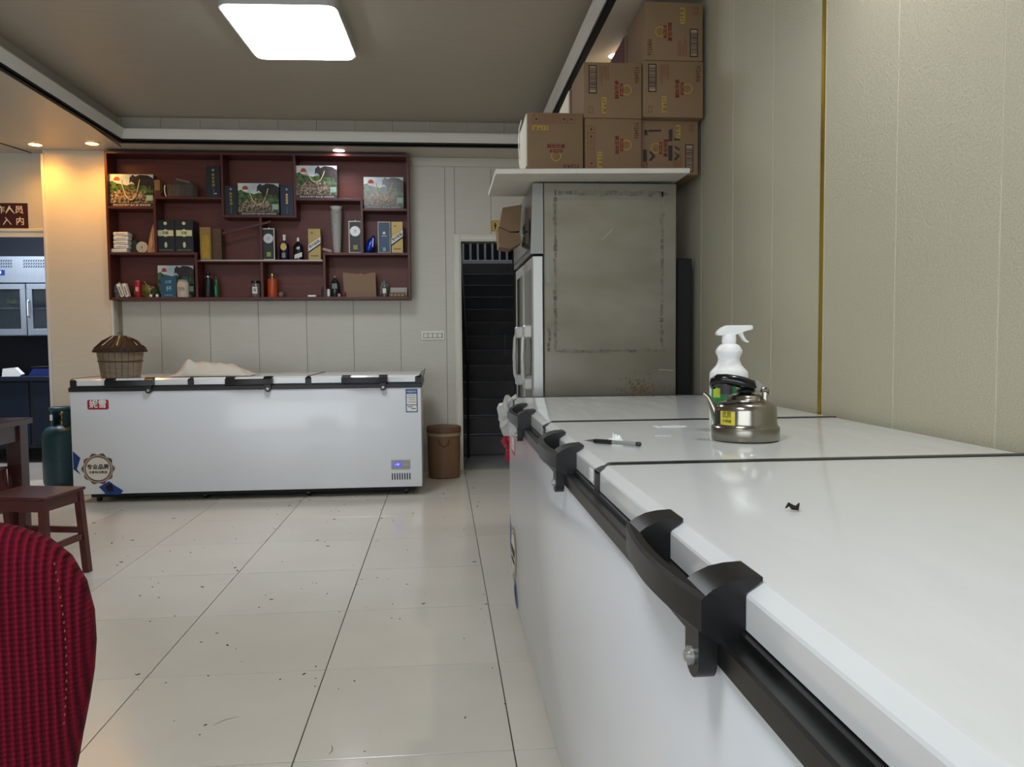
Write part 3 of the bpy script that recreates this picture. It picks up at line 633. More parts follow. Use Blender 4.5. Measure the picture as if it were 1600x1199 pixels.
# ---- gift bags with a landscape print
M_SKY = mat('print_sky', 'A9BEC8', 0.25, col2='E8E4D2', vscale=6)
M_HILL = mat('print_green', '5A7444', 0.22, col2='22341F', vscale=34, thr=(0.38, 0.62))
M_FORE = mat('print_meadow', '9A8C6C', 0.22, col2='3A3026', vscale=48, thr=(0.40, 0.58))
M_BAGBASE = mat('print_dark', '3A3434', 0.25)
def gift_bag(px0, py0, px1, py1, zbase, label, handle, seed, Y=6.70):
    a, b_, zt = span(px0, py0, px1, py1, Y); h = zt-zbase; wd = b_-a
    t = thing('gift_bag', label, 'gift bag', ((a+b_)/2, Y, zbase), 0, 'landscape gift bags on the wall shelf')
    x = wd/2; rnd_ = random.Random(seed)
    B().box(-x, x, 0, 0.085, 0.0005, h, 0.002).obj('carton', M_BAGBASE, t)
    e = 0.0008
    def lay(pts, m, k, nm): B().prism([(p*wd, q*h) for p, q in pts], 0.0004, axis='y', o=-e-0.0006*k).obj(nm, m, t)
    lay([(-.5, .12), (.5, .12), (.5, 1), (-.5, 1)], M_SKY, 0, 'print_sky')
    lay([(-.5, .76), (-.42, .80), (-.33, .72), (-.22, .70), (-.1, .66), (.02, .72), (.12, .66), (.24, .74), (.34, .66), (.5, .70), (.5, .12), (-.5, .12)], M_HILL, 1, 'print_hills')
    lay([(-.5, .46), (-.38, .40), (-.26, .52), (-.12, .58), (.02, .50), (.14, .56), (.25, .40), (.33, .34), (.38, .12), (-.5, .12)], M_FORE, 2, 'print_meadow')
    # dark bull standing on the right, plain silhouette
    lay([(-.04, .72), (-.03, .90), (.04, .99), (.10, .93), (.2, .99), (.38, .97), (.5, .88), (.5, .62), (.45, .50), (.43, .62), (.40, .66), (.36, .52), (.34, .64), (.2, .66), (.12, .60), (.06, .72), (0, .78)], mat('print_bull', '38322E', 0.22, col2='241F1C', vscale=30), 3, 'print_animal')
    lay([(-.39, .80), (-.25, .80), (-.25, .86), (-.29, .92), (-.35, .92), (-.39, .86)], mat('print_emblem', 'A8442C', 0.4), 3, 'print_emblem')
    lay([(-.39, .76), (-.25, .76), (-.25, .80), (-.39, .80)], M_WHITEPAPER, 3, 'print_emblem')
    b = B()
    for i in range(16):
        u = rnd_.uniform(-.46, .3); v = rnd_.uniform(.16, .5); r_ = rnd_.uniform(.012, .03); b.prism(circ(u*wd, v*h, r_*wd, 8), 0.0003, axis='y', o=-e-0.0024-rnd_.uniform(0, .0003))
    b.obj('print_animals', mat('print_flock', 'C8BDA4', 0.4, col2='5A4436', vscale=60), t)
    lay([(.33, .2), (.48, .2), (.48, .36), (.33, .36)], mat('print_square', '9CB8A4', 0.5), 3, 'print_square')
    text('绿水青山 生态好礼', 0.022, front(0.0, -e-0.003, h*0.30), mat('print_text_pink', 'C89A9A', 0.5), t, wfit=wd*0.55)
    text('原生态农特产品礼盒 诚信经营', 0.016, front(0.0, -e-0.001, h*0.06), M_WHITEPAPER, t, wfit=wd*0.84)
    if handle:
        c0, c1, dp = handle; pts = []
        for k in range(15):
            u = -1+2*k/14; pts.append(((c0+c1)/2*wd+u*(c1-c0)/2*wd, -0.006-0.004*(1-u*u), h*0.84-(1-abs(u)**2.4)*dp*h))
        B().tube(pts, 0.0035, 6).obj('cord_handle', mat('cord_cream', 'D8CC8E', 0.6), t, True)
    return t
gift_bag(170.5, 272.5, 240, 321, ZB[1], 'landscape gift bag with yellow cord in the upper left compartment', (-.22, .2, .62), 1)
gift_bag(372, 286.5, 436, 336, ZB[3], 'landscape gift bag between two black boxes in the hanging compartment', (-.24, .24, .5), 2)
gift_bag(463, 259, 526.5, 308, ZB[4], 'landscape gift bag standing highest, right of the hanging compartment', (-.22, .2, .34), 3)
gift_bag(568.5, 277, 630.5, 325, ZB[5], 'pale glossy landscape gift bag in the upper right compartment', (-.2, .22, .58), 4)
gift_bag(247, 415, 303, 463, ZB[9], 'landscape gift bag at the bottom left behind the blue pouch', None, 5, Y=6.76)

# ---- boxes
def tall_box(name, px0, py0, px1, py1, zb, m, label, side_m=None, depth=0.09, Y=6.69, cat='box', group=None, border=None):
    a, b_, zt = span(px0, py0, px1, py1, Y); h = zt-zb; wd = b_-a
    t = thing(name, label, cat, ((a+b_)/2, Y, zb), 0, group)
    B().box(-wd/2, wd/2, 0, depth, 0.0005, h, 0.0015).obj('carton', m, t)
    if border:
        B().box(-wd/2-0.0003, wd/2+0.0003, -0.0008, 0.0, 0.0008, h).obj('border', border, t)
        B().box(-wd/2+0.006, wd/2-0.006, -0.0016, -0.0006, 0.007, h-0.007).obj('front_panel', m, t)
    return t, wd, h
BK = mat('box_black', '16181C', 0.4); NV = mat('box_navy', '15233C', 0.35); GO = mat('box_gold', 'A08A52', 0.35, 0.4, var=0.15, vscale=20)
for (p, zb, lb) in (((322.5, 260, 344, 306), ZB[2], 'tall black spirit box beside the grey tub on the top row'), ((351, 290, 371, 336), ZB[3], 'tall black spirit box at the left of the hanging compartment'), ((438, 290.5, 458.5, 336), ZB[3], 'tall navy spirit box at the right of the hanging compartment')):
    t, wd, h = tall_box('spirit_box', *p, zb, BK if 'black' in lb else NV, lb, group='black spirit boxes')
    b = B(); b.prism(circ(0, h*0.88, 0.009, 14), 0.0005, axis='y', o=-0.001); b.obj('emblem', mat('emblem_pale', '9AA6A0', 0.4), t)
    if 'navy' in lb:
        b = B()
        for k in range(4): b.prism(circ(0, h*(0.70-0.09*k), 0.010, 12), 0.0006, axis='y', o=-0.001)
        b.obj('gold_studs', mat('stud_gold', 'C89A5C', 0.35, 0.5), t)
    else: 
        for k, ch in enumerate('陈年老酒'): text(ch, 0.024, front(0, -0.001, h*(0.72-0.11*k)), mat('gold_ink', 'C8B24A', 0.4), t)
    B().box(-0.003, 0.003, -0.001, 0.0, h*0.06, h*0.3).obj('ribbon_print', mat('print_grey', '5C6670', 0.5), t)
    if 'beside' in lb: B().box(0.006, 0.026, -0.001, 0, h*0.11, h*0.14).obj('price_tag', M_WHITEPAPER, t)
for p, lb in (((244.5, 344, 273, 394.5), 'left one of the two wide black boxes with cream bands'), ((273.4, 344, 302, 394.5), 'right one of the two wide black boxes with cream bands')):
    t, wd, h = tall_box('wide_black_box', *p, ZB[6], BK, lb, depth=0.14, group='wide black boxes')
    cr = mat('cream_label', 'D2D2A4', 0.5)
    B().prism([(-wd*.43, h*.51), (-wd*.12, h*.51), (0, h*.48), (wd*.12, h*.51), (wd*.43, h*.51), (wd*.43, h*.69), (wd*.12, h*.69), (0, h*.73), (-wd*.12, h*.69), (-wd*.43, h*.69)], 0.0005, axis='y', o=-0.001).obj('band_label', cr, t)
    text('珍藏', 0.026, front(0, -0.002, h*0.60) , M_BLKINK, t, wfit=0.045)
    B().prism(circ(0, h*.90, 0.0135, 16), 0.0005, axis='y', o=-0.001).obj('emblem', cr, t)
    B().prism(circ(0, h*.24, 0.011, 14, 0.024), 0.0005, axis='y', o=-0.001).obj('oval_label', cr, t)
    text('酱香型白酒 浓香典藏', 0.012, front(0, -0.001, h*0.08), mat('print_grey2', '8A8A80', 0.5), t, wfit=wd*.75)
t, wd, h = tall_box('gold_carton', 312.5, 355, 329.5, 406, ZB[7], mat('gold_carton', '8A7038', 0.45), 'gold faced carton right of the wide black boxes', depth=0.11)
B().box(-wd*.30, wd*.34, -0.001, 0, h*.04, h*.76).obj('gold_panel', mat('gold_panel', 'B08C2C', 0.35, 0.5, var=0.3, vscale=30), t)
t, wd, h = tall_box('brown_carton', 332, 357, 346, 406, ZB[7], mat('carton_dull', '5E4430', 0.6), 'dull brown carton standing right behind the gold faced carton', depth=0.10, Y=6.73)
B().box(-wd*.4, wd*.4, -0.001, 0, h*.5, h*.52).obj('tape_strip', mat('tape_dull', '75583E', 0.5), t)
for p, zb, lb in (((410, 357, 429, 406), ZB[7], 'black box with white border and silver disc left of the two dark bottles'), ((545, 345.5, 565, 395), ZB[8], 'black box with white border and white disc right of the plastic cups')):
    t, wd, h = tall_box('bordered_box', *p, zb, mat('box_darkgreen', '1E221C', 0.4), lb, border=M_WHITEPAPER, group='black boxes with white borders')
    B().prism(circ(0, h*.68, wd*.40, 24), 0.0005, axis='y', o=-0.0024).obj('disc_label', mat('disc_'+str(int(px0 if False else h*1e4)), 'C4C8C8' if 'silver' in lb else 'E6E6E6', 0.35, 0.1), t)
    text('酒', 0.026, front(0, -0.003, h*.68), mat('print_grey2', '8A8A80'), t)
    B().box(-wd*.16, wd*.18, -0.0022, -0.0015, h*.11, h*.25).obj('square_label', mat('label_green', '8F9A4A' if 'silver' in lb else 'B8B44A', 0.5), t)
    b = B().box(-0.004, 0.004, 0.03, 0.034, h, h+0.012); b.obj('tab', M_WPLAS, t)
for p, zb, lb in (((481.5, 357.5, 501, 407), ZB[7], 'gold box with white diagonal band right of the black flask'), ((611.5, 346.5, 629.5, 395), ZB[8], 'gold box with white diagonal band at the right end beside the blue box')):
    t, wd, h = tall_box('gold_liquor_box', *p, zb, GO, lb, group='gold liquor boxes')
    B().prism([(-wd/2, h*.27), (wd/2, h*.54), (wd/2, h*.74), (-wd/2, h*.47)], 0.0005, axis='y', o=-0.001).obj('diagonal_band', M_WHITEPAPER, t)
    B().prism([(-wd/2, h*.22), (wd/2, h*.49), (wd/2, h*.54), (-wd/2, h*.27)], 0.0005, axis='y', o=-0.001).obj('dark_stripe', M_BLKINK, t)
    text('贵州迎宾', 0.028, front(0, -0.002, h*.505) @ Matrix.Rotation(math.atan2(h*.27, wd), 4, 'Z'), M_BLKINK, t, bold=0.01, wfit=wd*1.0)
    b = B(); b.prism(circ(-wd*.18, h*.86, 0.008, 12), 0.0004, axis='y', o=-0.001); b.box(-wd*.3, wd*.3, -0.001, 0, h*.12, h*.15); b.obj('small_print', mat('print_brown', '6A5426', 0.5), t)
t, wd, h = tall_box('blue_box', 590.5, 346.5, 610, 395, ZB[8], mat('box_blue', '2A4A66', 0.4), 'blue box with pale border left of the end gold box', border=mat('pale_edge', 'C8C4B4', 0.5))
B().prism(circ(0, h*.64, 0.012, 16), 0.0005, axis='y', o=-0.0024).obj('emblem', M_WHITEPAPER, t)
text('青花酒', 0.014, front(0, -0.0022, h*.54), M_WHITEPAPER, t); B().box(-0.012, 0.012, -0.0022, -0.0015, h*.06, h*.18).obj('small_print', mat('print_blue', '8AA2B4', 0.5), t)

# ---- bottles
def bottle(name, cxp, zb, prof, m, label, cat='bottle', Y=6.72, parts=(), sx_=1.0, sy_=1.0, n=20, group=None):
    x = sx(cxp, 420, Y)[0]
    t = thing(name, label, cat, (x, Y+0.02, zb), 0, group)
    B().lathe(prof, n, (0, 0, 0.0005), sx=sx_, sy=sy_).obj('bottle_body', m, t, True, 40)
    for nm, pf, mm in parts: B().lathe(pf, n, (0, 0, 0.0005), sx=sx_, sy=sy_).obj(nm, mm, t, True, 40)
    return t
def lab(t, w_, z0, z1, r, m, nm='label', disc=False):
    b = B()
    if disc: b.prism(circ(0, (z0+z1)/2, w_, 20, (z1-z0)/2), 0.0012, axis='y', o=-r-0.0014)
    else: b.box(-w_, w_, -r-0.0014, -r+0.0008, z0, z1)
    b.obj(nm, m, t)
DK = mat('bottle_dark', '14161A', 0.15); 
t = bottle('dark_bottle', 444.5, ZB[7], [(0.036, 0), (0.039, 0.008), (0.039, 0.12), (0.034, 0.14), (0.012, 0.152), (0.010, 0.17)], mat('bottle_navyglass', '14183A', 0.12), 'round shouldered navy bottle with a yellow oval label', parts=[('stopper', [(0.012, 0.165), (0.013, 0.185), (0.009, 0.19), (0.014, 0.20), (0.012, 0.212), (0.0, 0.214)], M_WPLAS)])
lab(t, 0.025, 0.08, 0.142, 0.039, mat('label_gold', 'C8B058', 0.4), disc=True); lab(t, 0.014, 0.02, 0.06, 0.039, mat('label_grey', '8A8C7A', 0.5), 'lower_label')
t = bottle('flask', 466, ZB[7], [(0.040, 0), (0.042, 0.008), (0.042, 0.11), (0.030, 0.135), (0.010, 0.15), (0.009, 0.165)], DK, 'black flat flask with a slanted white label', sy_=0.6, parts=[('cap', [(0.010, 0.158), (0.010, 0.18), (0.007, 0.19), (0.0, 0.191)], M_WPLAS)])
lab(t, 0.010, 0.088, 0.112, 0.0252, mat('disc_silver', 'C0C4C4', 0.3), 'disc_label', True)
B().prism([(-0.028, 0.012), (0.034, 0.03), (0.036, 0.068), (-0.026, 0.046)], 0.001, axis='y', o=-0.0262).obj('slanted_label', M_WHITEPAPER, t)
t = bottle('glass_cup_bottle', 336, ZB[9], [(0.022, 0), (0.024, 0.01), (0.023, 0.11), (0.010, 0.15), (0.009, 0.18)], mat('bottle_green', '1E5A3A', 0.12), 'slim green bottle beside the black bottle', Y=6.76)
lab(t, 0.004, 0.03, 0.1, 0.023, mat('green_painted_shine', '5E8A6E', 0.3), 'label')  # narrow pale strip is a highlight painted on the glass, no label
t = bottle('black_bottle', 323.5, ZB[9], [(0.034, 0), (0.036, 0.01), (0.034, 0.14), (0.028, 0.158), (0.014, 0.166), (0.013, 0.18)], mat('bottle_mattblack', '17171B', 0.4), 'matte black bottle at the bottom with a silver collar', parts=[('collar', [(0.015, 0.165), (0.015, 0.178), (0, 0.178)], mat('collar_silver', 'C8C8C8', 0.3, 0.8)), ('stopper', [(0.013, 0.178), (0.014, 0.20), (0.010, 0.215), (0.0, 0.217)], DK)])
t = bottle('orange_bottle', 424, ZB[9], [(0.040, 0), (0.042, 0.006), (0.040, 0.146), (0.036, 0.152), (0.010, 0.153)], mat('bottle_orange', 'B84A22', 0.35), 'orange cylindrical bottle with a gold stopper', parts=[('stopper', [(0.010, 0.153), (0.010, 0.175), (0.014, 0.18), (0.012, 0.20), (0.006, 0.206), (0.0, 0.207)], mat('stopper_gold', 'D8C08A', 0.25, 0.8))])
t = bottle('dark_glass_bottle', 522.5, ZB[9], [(0.034, 0), (0.037, 0.008), (0.037, 0.10), (0.030, 0.13), (0.013, 0.152), (0.012, 0.165)], mat('glass_smoke', '20282A', 0.08), 'ribbed dark glass bottle left of the tan carton', parts=[('cap', [(0.014, 0.16), (0.014, 0.178), (0.0, 0.18)], mat('cap_pink', '9A6A64', 0.4))])
lab(t, 0.022, 0.07, 0.112, 0.037, mat('label_smoke', '6A7478', 0.4))
bottle('pill_bottle', 512, ZB[9], [(0.013, 0), (0.0135, 0.004), (0.0135, 0.058), (0.011, 0.062), (0.011, 0.066), (0, 0.067)], M_WPLAS, 'small white tube left of the dark glass bottle', Y=6.69, n=14, parts=[('lower_band', [(0.0138, 0.0), (0.0138, 0.006), (0, 0.006)], M_GREY)])
t = bottle('clear_bottle', 600, ZB[9], [(0.022, 0), (0.023, 0.006), (0.023, 0.08), (0.014, 0.10), (0.012, 0.118)], mat('clear_glass', '9AA6A4', 0.05, trans=0.7), 'small clear bottle with white label at the bottom right', Y=6.70, parts=[('cap', [(0.013, 0.112), (0.013, 0.135), (0.0, 0.136)], mat('cap_grey', '5E6A6A', 0.4))])
lab(t, 0.014, 0.03, 0.07, 0.023, M_WHITEPAPER)
t = bottle('drink_can', 213.5, ZB[9], [(0.024, 0), (0.0275, 0.006), (0.0275, 0.125), (0.024, 0.133), (0.0, 0.133)], mat('can_red', 'A62430', 0.3, 0.3), 'red drink can at the bottom left', cat='can', Y=6.68)
lab(t, 0.012, 0.05, 0.085, 0.0275, mat('can_label', 'E0A0A0', 0.4)); B().lathe([(0.0245, 0.133), (0.0245, 0.135), (0.0, 0.135)], 20).obj('lid', mat('can_lid', 'C8C8C8', 0.3, 0.9), t)
t = bottle('white_tin', 284, ZB[9], [(0.043, 0), (0.046, 0.008), (0.046, 0.11), (0.040, 0.124)], mat('tin_cream', 'BFB3A4', 0.4), 'cream tea tin in front of the bottom gift bag', cat='tin', Y=6.66, n=24, parts=[('lid', [(0.040, 0.124), (0.040, 0.132), (0.036, 0.142), (0.0, 0.144)], M_GREY)])
text('茶香', 0.030, front(0, -0.048, 0.065, 0), M_GREY, t)
t = bottle('clear_jar', 398, ZB[9], [(0.034, 0), (0.037, 0.006), (0.037, 0.11), (0.032, 0.118)], mat('jar_clear', '8A8078', 0.1, trans=0.4), 'jar with white label and black lid left of the orange bottle', cat='jar', Y=6.71, parts=[('lid', [(0.035, 0.115), (0.035, 0.135), (0.0, 0.137)], DK)])
lab(t, 0.020, 0.03, 0.085, 0.037, M_WHITEPAPER); text('蜜', 0.03, front(0, -0.0395, 0.058), M_BLKINK, t)
bottle('small_grey_pot', 437.5, ZB[9], [(0.012, 0), (0.022, 0.012), (0.024, 0.026), (0.018, 0.042), (0.01, 0.048), (0, 0.049)], mat('pot_grey', '7A7068', 0.5), 'small grey pot tucked beside the orange bottle', cat='pot', Y=6.74)
bottle('small_cup', 528.5, ZB[9], [(0.008, 0), (0.012, 0.004), (0.012, 0.026), (0.0, 0.027)], mat('cup_pink', 'C49A90', 0.4), 'tiny pink cap in front of the dark glass bottle', cat='cap', Y=6.665, n=12)
bottle('small_red_cap', 536.5, ZB[9], [(0.008, 0), (0.015, 0.01), (0.015, 0.03), (0.010, 0.042), (0.0, 0.043)], mat('cap_red', '7A2A34', 0.35), 'tiny red and white cap left of the tan carton', cat='cap', Y=6.665, n=12)
bottle('small_vase', 504.5, ZB[9], [(0.010, 0), (0.014, 0.01), (0.009, 0.03), (0.014, 0.055), (0.004, 0.085), (0, 0.086)], mat('vase_purple', '2E2638', 0.3), 'small dark purple vial against the upright left of the white tube', cat='vial', Y=6.69, n=12).location.x = -0.986
# leaning blue pouch & blue wrapped bottle
bp = thing('blue_pouch', 'tall blue coffee pouch standing in front of the bottom gift bag', 'pouch', (sx(263, 445, 6.68)[0], 6.68, ZB[9]))
B().prism([(-0.060, 0.0005), (0.060, 0.0005), (0.064, 0.165), (0.058, 0.172), (-0.056, 0.172), (-0.062, 0.165)], 0.035, axis='y').obj('pouch_body', mat('pouch_blue', '1F5470', 0.3, var=0.2, vscale=10), bp)
text('云雾', 0.026, front(0.0, -0.0008, 0.125), mat('pouch_print', '8FC0CC', 0.4), bp); text('杯', 0.05, front(0.004, -0.0008, 0.068), mat('pouch_print', '8FC0CC', 0.4), bp, 'print_symbol')
b = B(); b.box(-0.03, 0.03, -0.001, 0.0, 0.018, 0.022); b.obj('fine_print', mat('pouch_print', '8FC0CC', 0.4), bp)
t = thing('wrapped_bottle', 'shiny blue wrapped bottle leaning beside the blue box', 'bottle', (sx(580, 380, 6.69)[0], 6.715, ZB[8]+0.001))
Mt = Matrix.Translation((-0.022, 0, 0.036)) @ Matrix.Rotation(R(22), 4, 'Y')
B().lathe([(0.0, -0.032), (0.022, -0.027), (0.036, -0.008), (0.038, 0.02), (0.032, 0.06), (0.018, 0.10), (0.006, 0.12), (0.0, 0.121)], 12, M=Mt, sy=0.7).obj('wrap', mat('foil_blue', '1838A8', 0.2, 0.5), t, True, 25)
B().prism([(0.006, 0.03), (0.016, 0.028), (0.022, 0.10), (0.012, 0.104)], 0.002, axis='y', o=-0.030, M=Matrix.Translation((0.0, 0, 0.02))).obj('paper_tag', mat('tag_pale', 'B8BCCC', 0.5), t)
# stacked plastic cups
t = thing('cup_stack', 'tall stack of clear plastic cups standing on the right middle shelf', 'cups', (sx(526, 358, 6.74)[0], 6.74, ZB[8]))
b = B(); n = 30
for k in range(n):
    z = k*0.0118; r_ = 0.034+0.015*(k/n)**0.7
    b.lathe([(r_*0.80, z), (r_, z+0.0105), (r_*1.035, z+0.0118)], 18, cap=(k == 0 or k == n-1))
b.lathe([(0.036, n*0.0118), (0.050, n*0.0118+0.03), (0.0515, n*0.0118+0.034), (0, n*0.0118+0.034)], 18)
stuff(b.obj('cups', mat('clear_cups', 'E6E6E2', 0.15, alpha=0.9, spec=0.9, var=0.25, vscale=60), t, True))
o = tag(B().box(-0.04, 0.04, -0.006, 0.012, -0.012, 0.012, 0.005, 2).obj('pink_packet', mat('packet_pink', 'B88A88', 0.4), None, True), 'small pink packet leaning left of the plastic cups', 'packet')
o.matrix_world = Matrix.Translation((sx(511, 388, 6.70)[0], 6.71, ZB[8]+0.0245)) @ Matrix.Rotation(R(16), 4, 'Y')
# grey tub with lid, small carton behind
t = thing('wooden_tub', 'dusty grey wooden tub with staves and a lid lying askew', 'tub', (sx(284, 290, 6.74)[0], 6.745, ZB[2]))
for k in range(18):
    a = 2*PI*k/18; M = Matrix.Translation((0.115*math.cos(a), 0.062*math.sin(a), 0)) @ Matrix.Rotation(math.atan2(math.sin(a)/0.062, math.cos(a)/0.115), 4, 'Z')
    wl = 0.017+0.010*abs(math.sin(a)); B().box(-0.004, 0.004, -wl, wl, 0.0005, 0.098+0.004*(k % 3), 0.001, M=M).obj('stave', mat('grey_wood', '5C5148', 0.7, var=0.3, vscale=12, stretch=(1, 1, 4), rnd=0.25), t)
B().lathe([(0.10, 0.003), (0.10, 0.012), (0, 0.012)], 20, sy=0.5).obj('bottom', mat('grey_wood2', '4A4038', 0.8), t)
b = B().prism([(-0.09, 0.098), (-0.05, 0.122), (0.0, 0.145), (0.055, 0.130), (0.105, 0.108), (0.11, 0.098)], 0.10, axis='y', o=-0.05); b.obj('lid', mat('grey_wood2', '4A4038', 0.8), t)
B().box(-0.05, 0.06, -0.055, -0.035, -0.006, 0.006, M=Matrix.Translation((0.02, 0, 0.135)) @ Matrix.Rotation(R(14), 4, 'Y')).obj('lid_batten', mat('grey_wood3', '7A6A5C', 0.7), t)
B().tube([(-0.125, -0.03, 0.10), (-0.128, -0.035, 0.07), (-0.122, -0.04, 0.03), (-0.115, -0.04, 0.008)], 0.0045, 6).obj('cord', M_WPLAS, t, True)
t = tall_box('small_carton', 241, 281, 250, 308, ZB[2], mat('carton_ochre', '8A6A42', 0.7), 'small ochre carton edge left of the grey tub', depth=0.07, Y=6.70)[0]
B().box(-0.02, 0.022, -0.001, 0.0005, 0.003, 0.055).obj('lower_band', M_SHELF, t)
# stack of white packets, tape roll, paper cone
for k in range(5):
    wdk = 0.115 if k else 0.135; hk = 0.034
    x = sx(190.5 if k else 186.5, 380, 6.72)[0]
    t = thing('paper_packet', ['flat white packet at the very bottom of the packet stack', 'white paper packet second from the bottom of the stack', 'white paper packet in the middle of the stack', 'white paper packet second from the top of the stack', 'white paper packet on top of the stack'][k], 'packet', (x+0.003*(k % 2), 6.69, ZB[6]+0.0005+(0.032+(k-1)*hk if k else 0)), R([0, 3, -2, 2, -3][k]), 'white packets in the left compartment')
    B().box(-wdk/2, wdk/2, 0, 0.10, 0, (0.031 if k == 0 else hk-0.002), 0.006, 2).obj('wrapper', M_WHITEPAPER, t, True)
    if k: B().box(-0.035, 0.04, -0.001, 0.0005, 0.014, 0.018).obj('printed_line', M_GREY, t)
t = thing('fan_disc', 'pale round paper fan disc standing on edge beside the brown paper cone', 'disc', (sx(222, 386, 6.73)[0], 6.73, ZB[6]+0.0475))
M = Matrix.Rotation(R(90), 4, 'X')
B().lathe([(0.0, -0.006), (0.045, -0.006), (0.047, 0), (0.045, 0.006), (0, 0.006)], 28, M=M).obj('disc', mat('disc_pale', 'B4B2A6', 0.6), t, True, 30)
B().lathe([(0.0, 0.0), (0.005, 0.0), (0.005, 0.008), (0, 0.008)], 10, M=M).obj('hub', M_BLKINK, t)
t = thing('paper_cone', 'brown paper cone bag leaning in the corner beside the black boxes', 'paper bag', (sx(236, 380, 6.70)[0], 6.71, ZB[6]))
B().prism([(-0.036, 0.0005), (0.024, 0.0005), (0.022, 0.235), (0.014, 0.225), (-0.006, 0.16), (-0.025, 0.07)], 0.03, axis='y').obj('paper', mat('kraft_paper', 'B88C60', 0.6, var=0.2, vscale=15), t)
B().prism([(-0.002, 0.03), (0.012, 0.08), (0.006, 0.16), (0.001, 0.12)], 0.004, axis='y', o=-0.004).obj('fold', mat('kraft_light', 'CDA478', 0.6), t)
tag(B().box(0, 0.05, 0, 0.03, 0.0005, 0.11, 0.004).obj('green_packet', mat('packet_green', '2E3A26', 0.6)), 'dark green packet right of the white packet stack', 'packet').location = (sx(201, 370, 6.74)[0]+0.006, 6.76, ZB[6])
# clutter at the bottom left
def crumple(name, label, cat, loc, s_, m, seed, sub=3):
    b = bmesh.new(); bmesh.ops.create_icosphere(b, subdivisions=sub, radius=1.0); rn = random.Random(seed)
    from mathutils import noise
    for v in b.verts:
        k = 1+0.55*noise.noise(v.co*1.9+Vector((seed, 0, 0)))+0.2*noise.noise(v.co*5+Vector((0, seed, 0)))
        v.co = Vector((v.co.x*s_[0]*k, v.co.y*s_[1]*k, v.co.z*s_[2]*k))
    mn = min(v.co.z for v in b.verts)
    for v in b.verts: v.co.z -= mn
    me = bpy.data.meshes.new(name); b.to_mesh(me); b.free(); me.materials.append(m)
    o = link(name, me); o.location = loc; return tag(o, label, cat)
M_CLRP = mat('clear_plastic', 'A8A49C', 0.25, alpha=0.55, spec=0.8)
crumple('plastic_bag', 'crumpled clear plastic bag in the bottom left corner of the shelf', 'plastic bag', (sx(180, 450, 6.74)[0]+0.028, 6.74, ZB[9]+.0005), (0.042, 0.03, 0.055), M_CLRP, 1)
crumple('snack_bag', 'yellow green snack bag behind the red can', 'bag', (sx(222, 450, 6.77)[0]+0.02, 6.78, ZB[9]+.0005), (0.085, 0.03, 0.045), mat('bag_yellowgreen', '7A7A34', 0.4, col2='A88A40', vscale=20), 2)
crumple('green_leaves', 'dark green leafy bundle left of the bottom gift bag', 'leaves', (sx(241, 450, 6.73)[0], 6.72, ZB[9]+.0005), (0.034, 0.024, 0.032), mat('leaf_dark', '22401E', 0.6), 3)
crumple('clear_wrap', 'crumpled clear wrap behind the small clear bottle', 'plastic wrap', (sx(603, 445, 6.80)[0]-0.015, 6.815, ZB[9]+.0005), (0.032, 0.022, 0.062), M_CLRP, 4)
for k, (px, ang, lb) in enumerate(((189, -18, 'small white box leaning left, beside the clear plastic bag'), (196.5, -14, 'small white box leaning left, next to the red can'))):
    o = tag(B().box(-0.013, 0.013, 0, 0.05, 0, 0.11, 0.001).obj('small_white_box', M_WHITEPAPER), lb, 'box', 'leaning white boxes')
    o.matrix_world = Matrix.Translation((sx(px, 450, 6.67)[0]+0.012, 6.664, ZB[9]+0.006)) @ Matrix.Rotation(R(ang), 4, 'Y')
    B().box(-0.006, 0.007, -0.001, 0.0, 0.012, 0.085).obj('printed_lines', M_GREY, o)
t = thing('wooden_spoon', 'wooden honey spoon leaning on the snack bag', 'spoon', (sx(228, 450, 6.69)[0], 6.70, ZB[9]))
B().tube([(0.02, 0, 0.08), (-0.022, 0.02, 0.135)], 0.004, 8).obj('handle', mat('spoon_wood', 'A08060', 0.6), t); B().lathe([(0, -0.016), (0.012, -0.01), (0.015, 0), (0.012, 0.01), (0, 0.016)], 14, (0.028, 0, 0.068)).obj('bowl', mat('spoon_wood', 'A08060', 0.6), t, True)
B().tube([(0.028, 0, 0.055), (0.03, 0, 0.001)], 0.004, 8).obj('stem', mat('spoon_wood', 'A08060', 0.6), t)
for px, lb in ((236, 'small metal tin lying at the bottom, left one'), (245.5, 'small metal tin lying at the bottom, right one')):
    o = thing('small_tin', lb, 'tin', (sx(px, 455, 6.67)[0], 6.665, ZB[9]+0.0145), 0, 'small tins at the bottom left')
    B().lathe([(0, 0), (0.014, 0), (0.014, 0.03), (0, 0.03)], 14, M=Matrix.Rotation(R(-90), 4, 'X')).obj('tin_body', mat('tin_metal', '8A8C88', 0.3, 0.7), o, True); B().lathe([(0, -0.002), (0.009, -0.002), (0.009, 0.0), (0, 0)], 14, M=Matrix.Rotation(R(-90), 4, 'X')).obj('tin_lid', M_WPLAS, o)
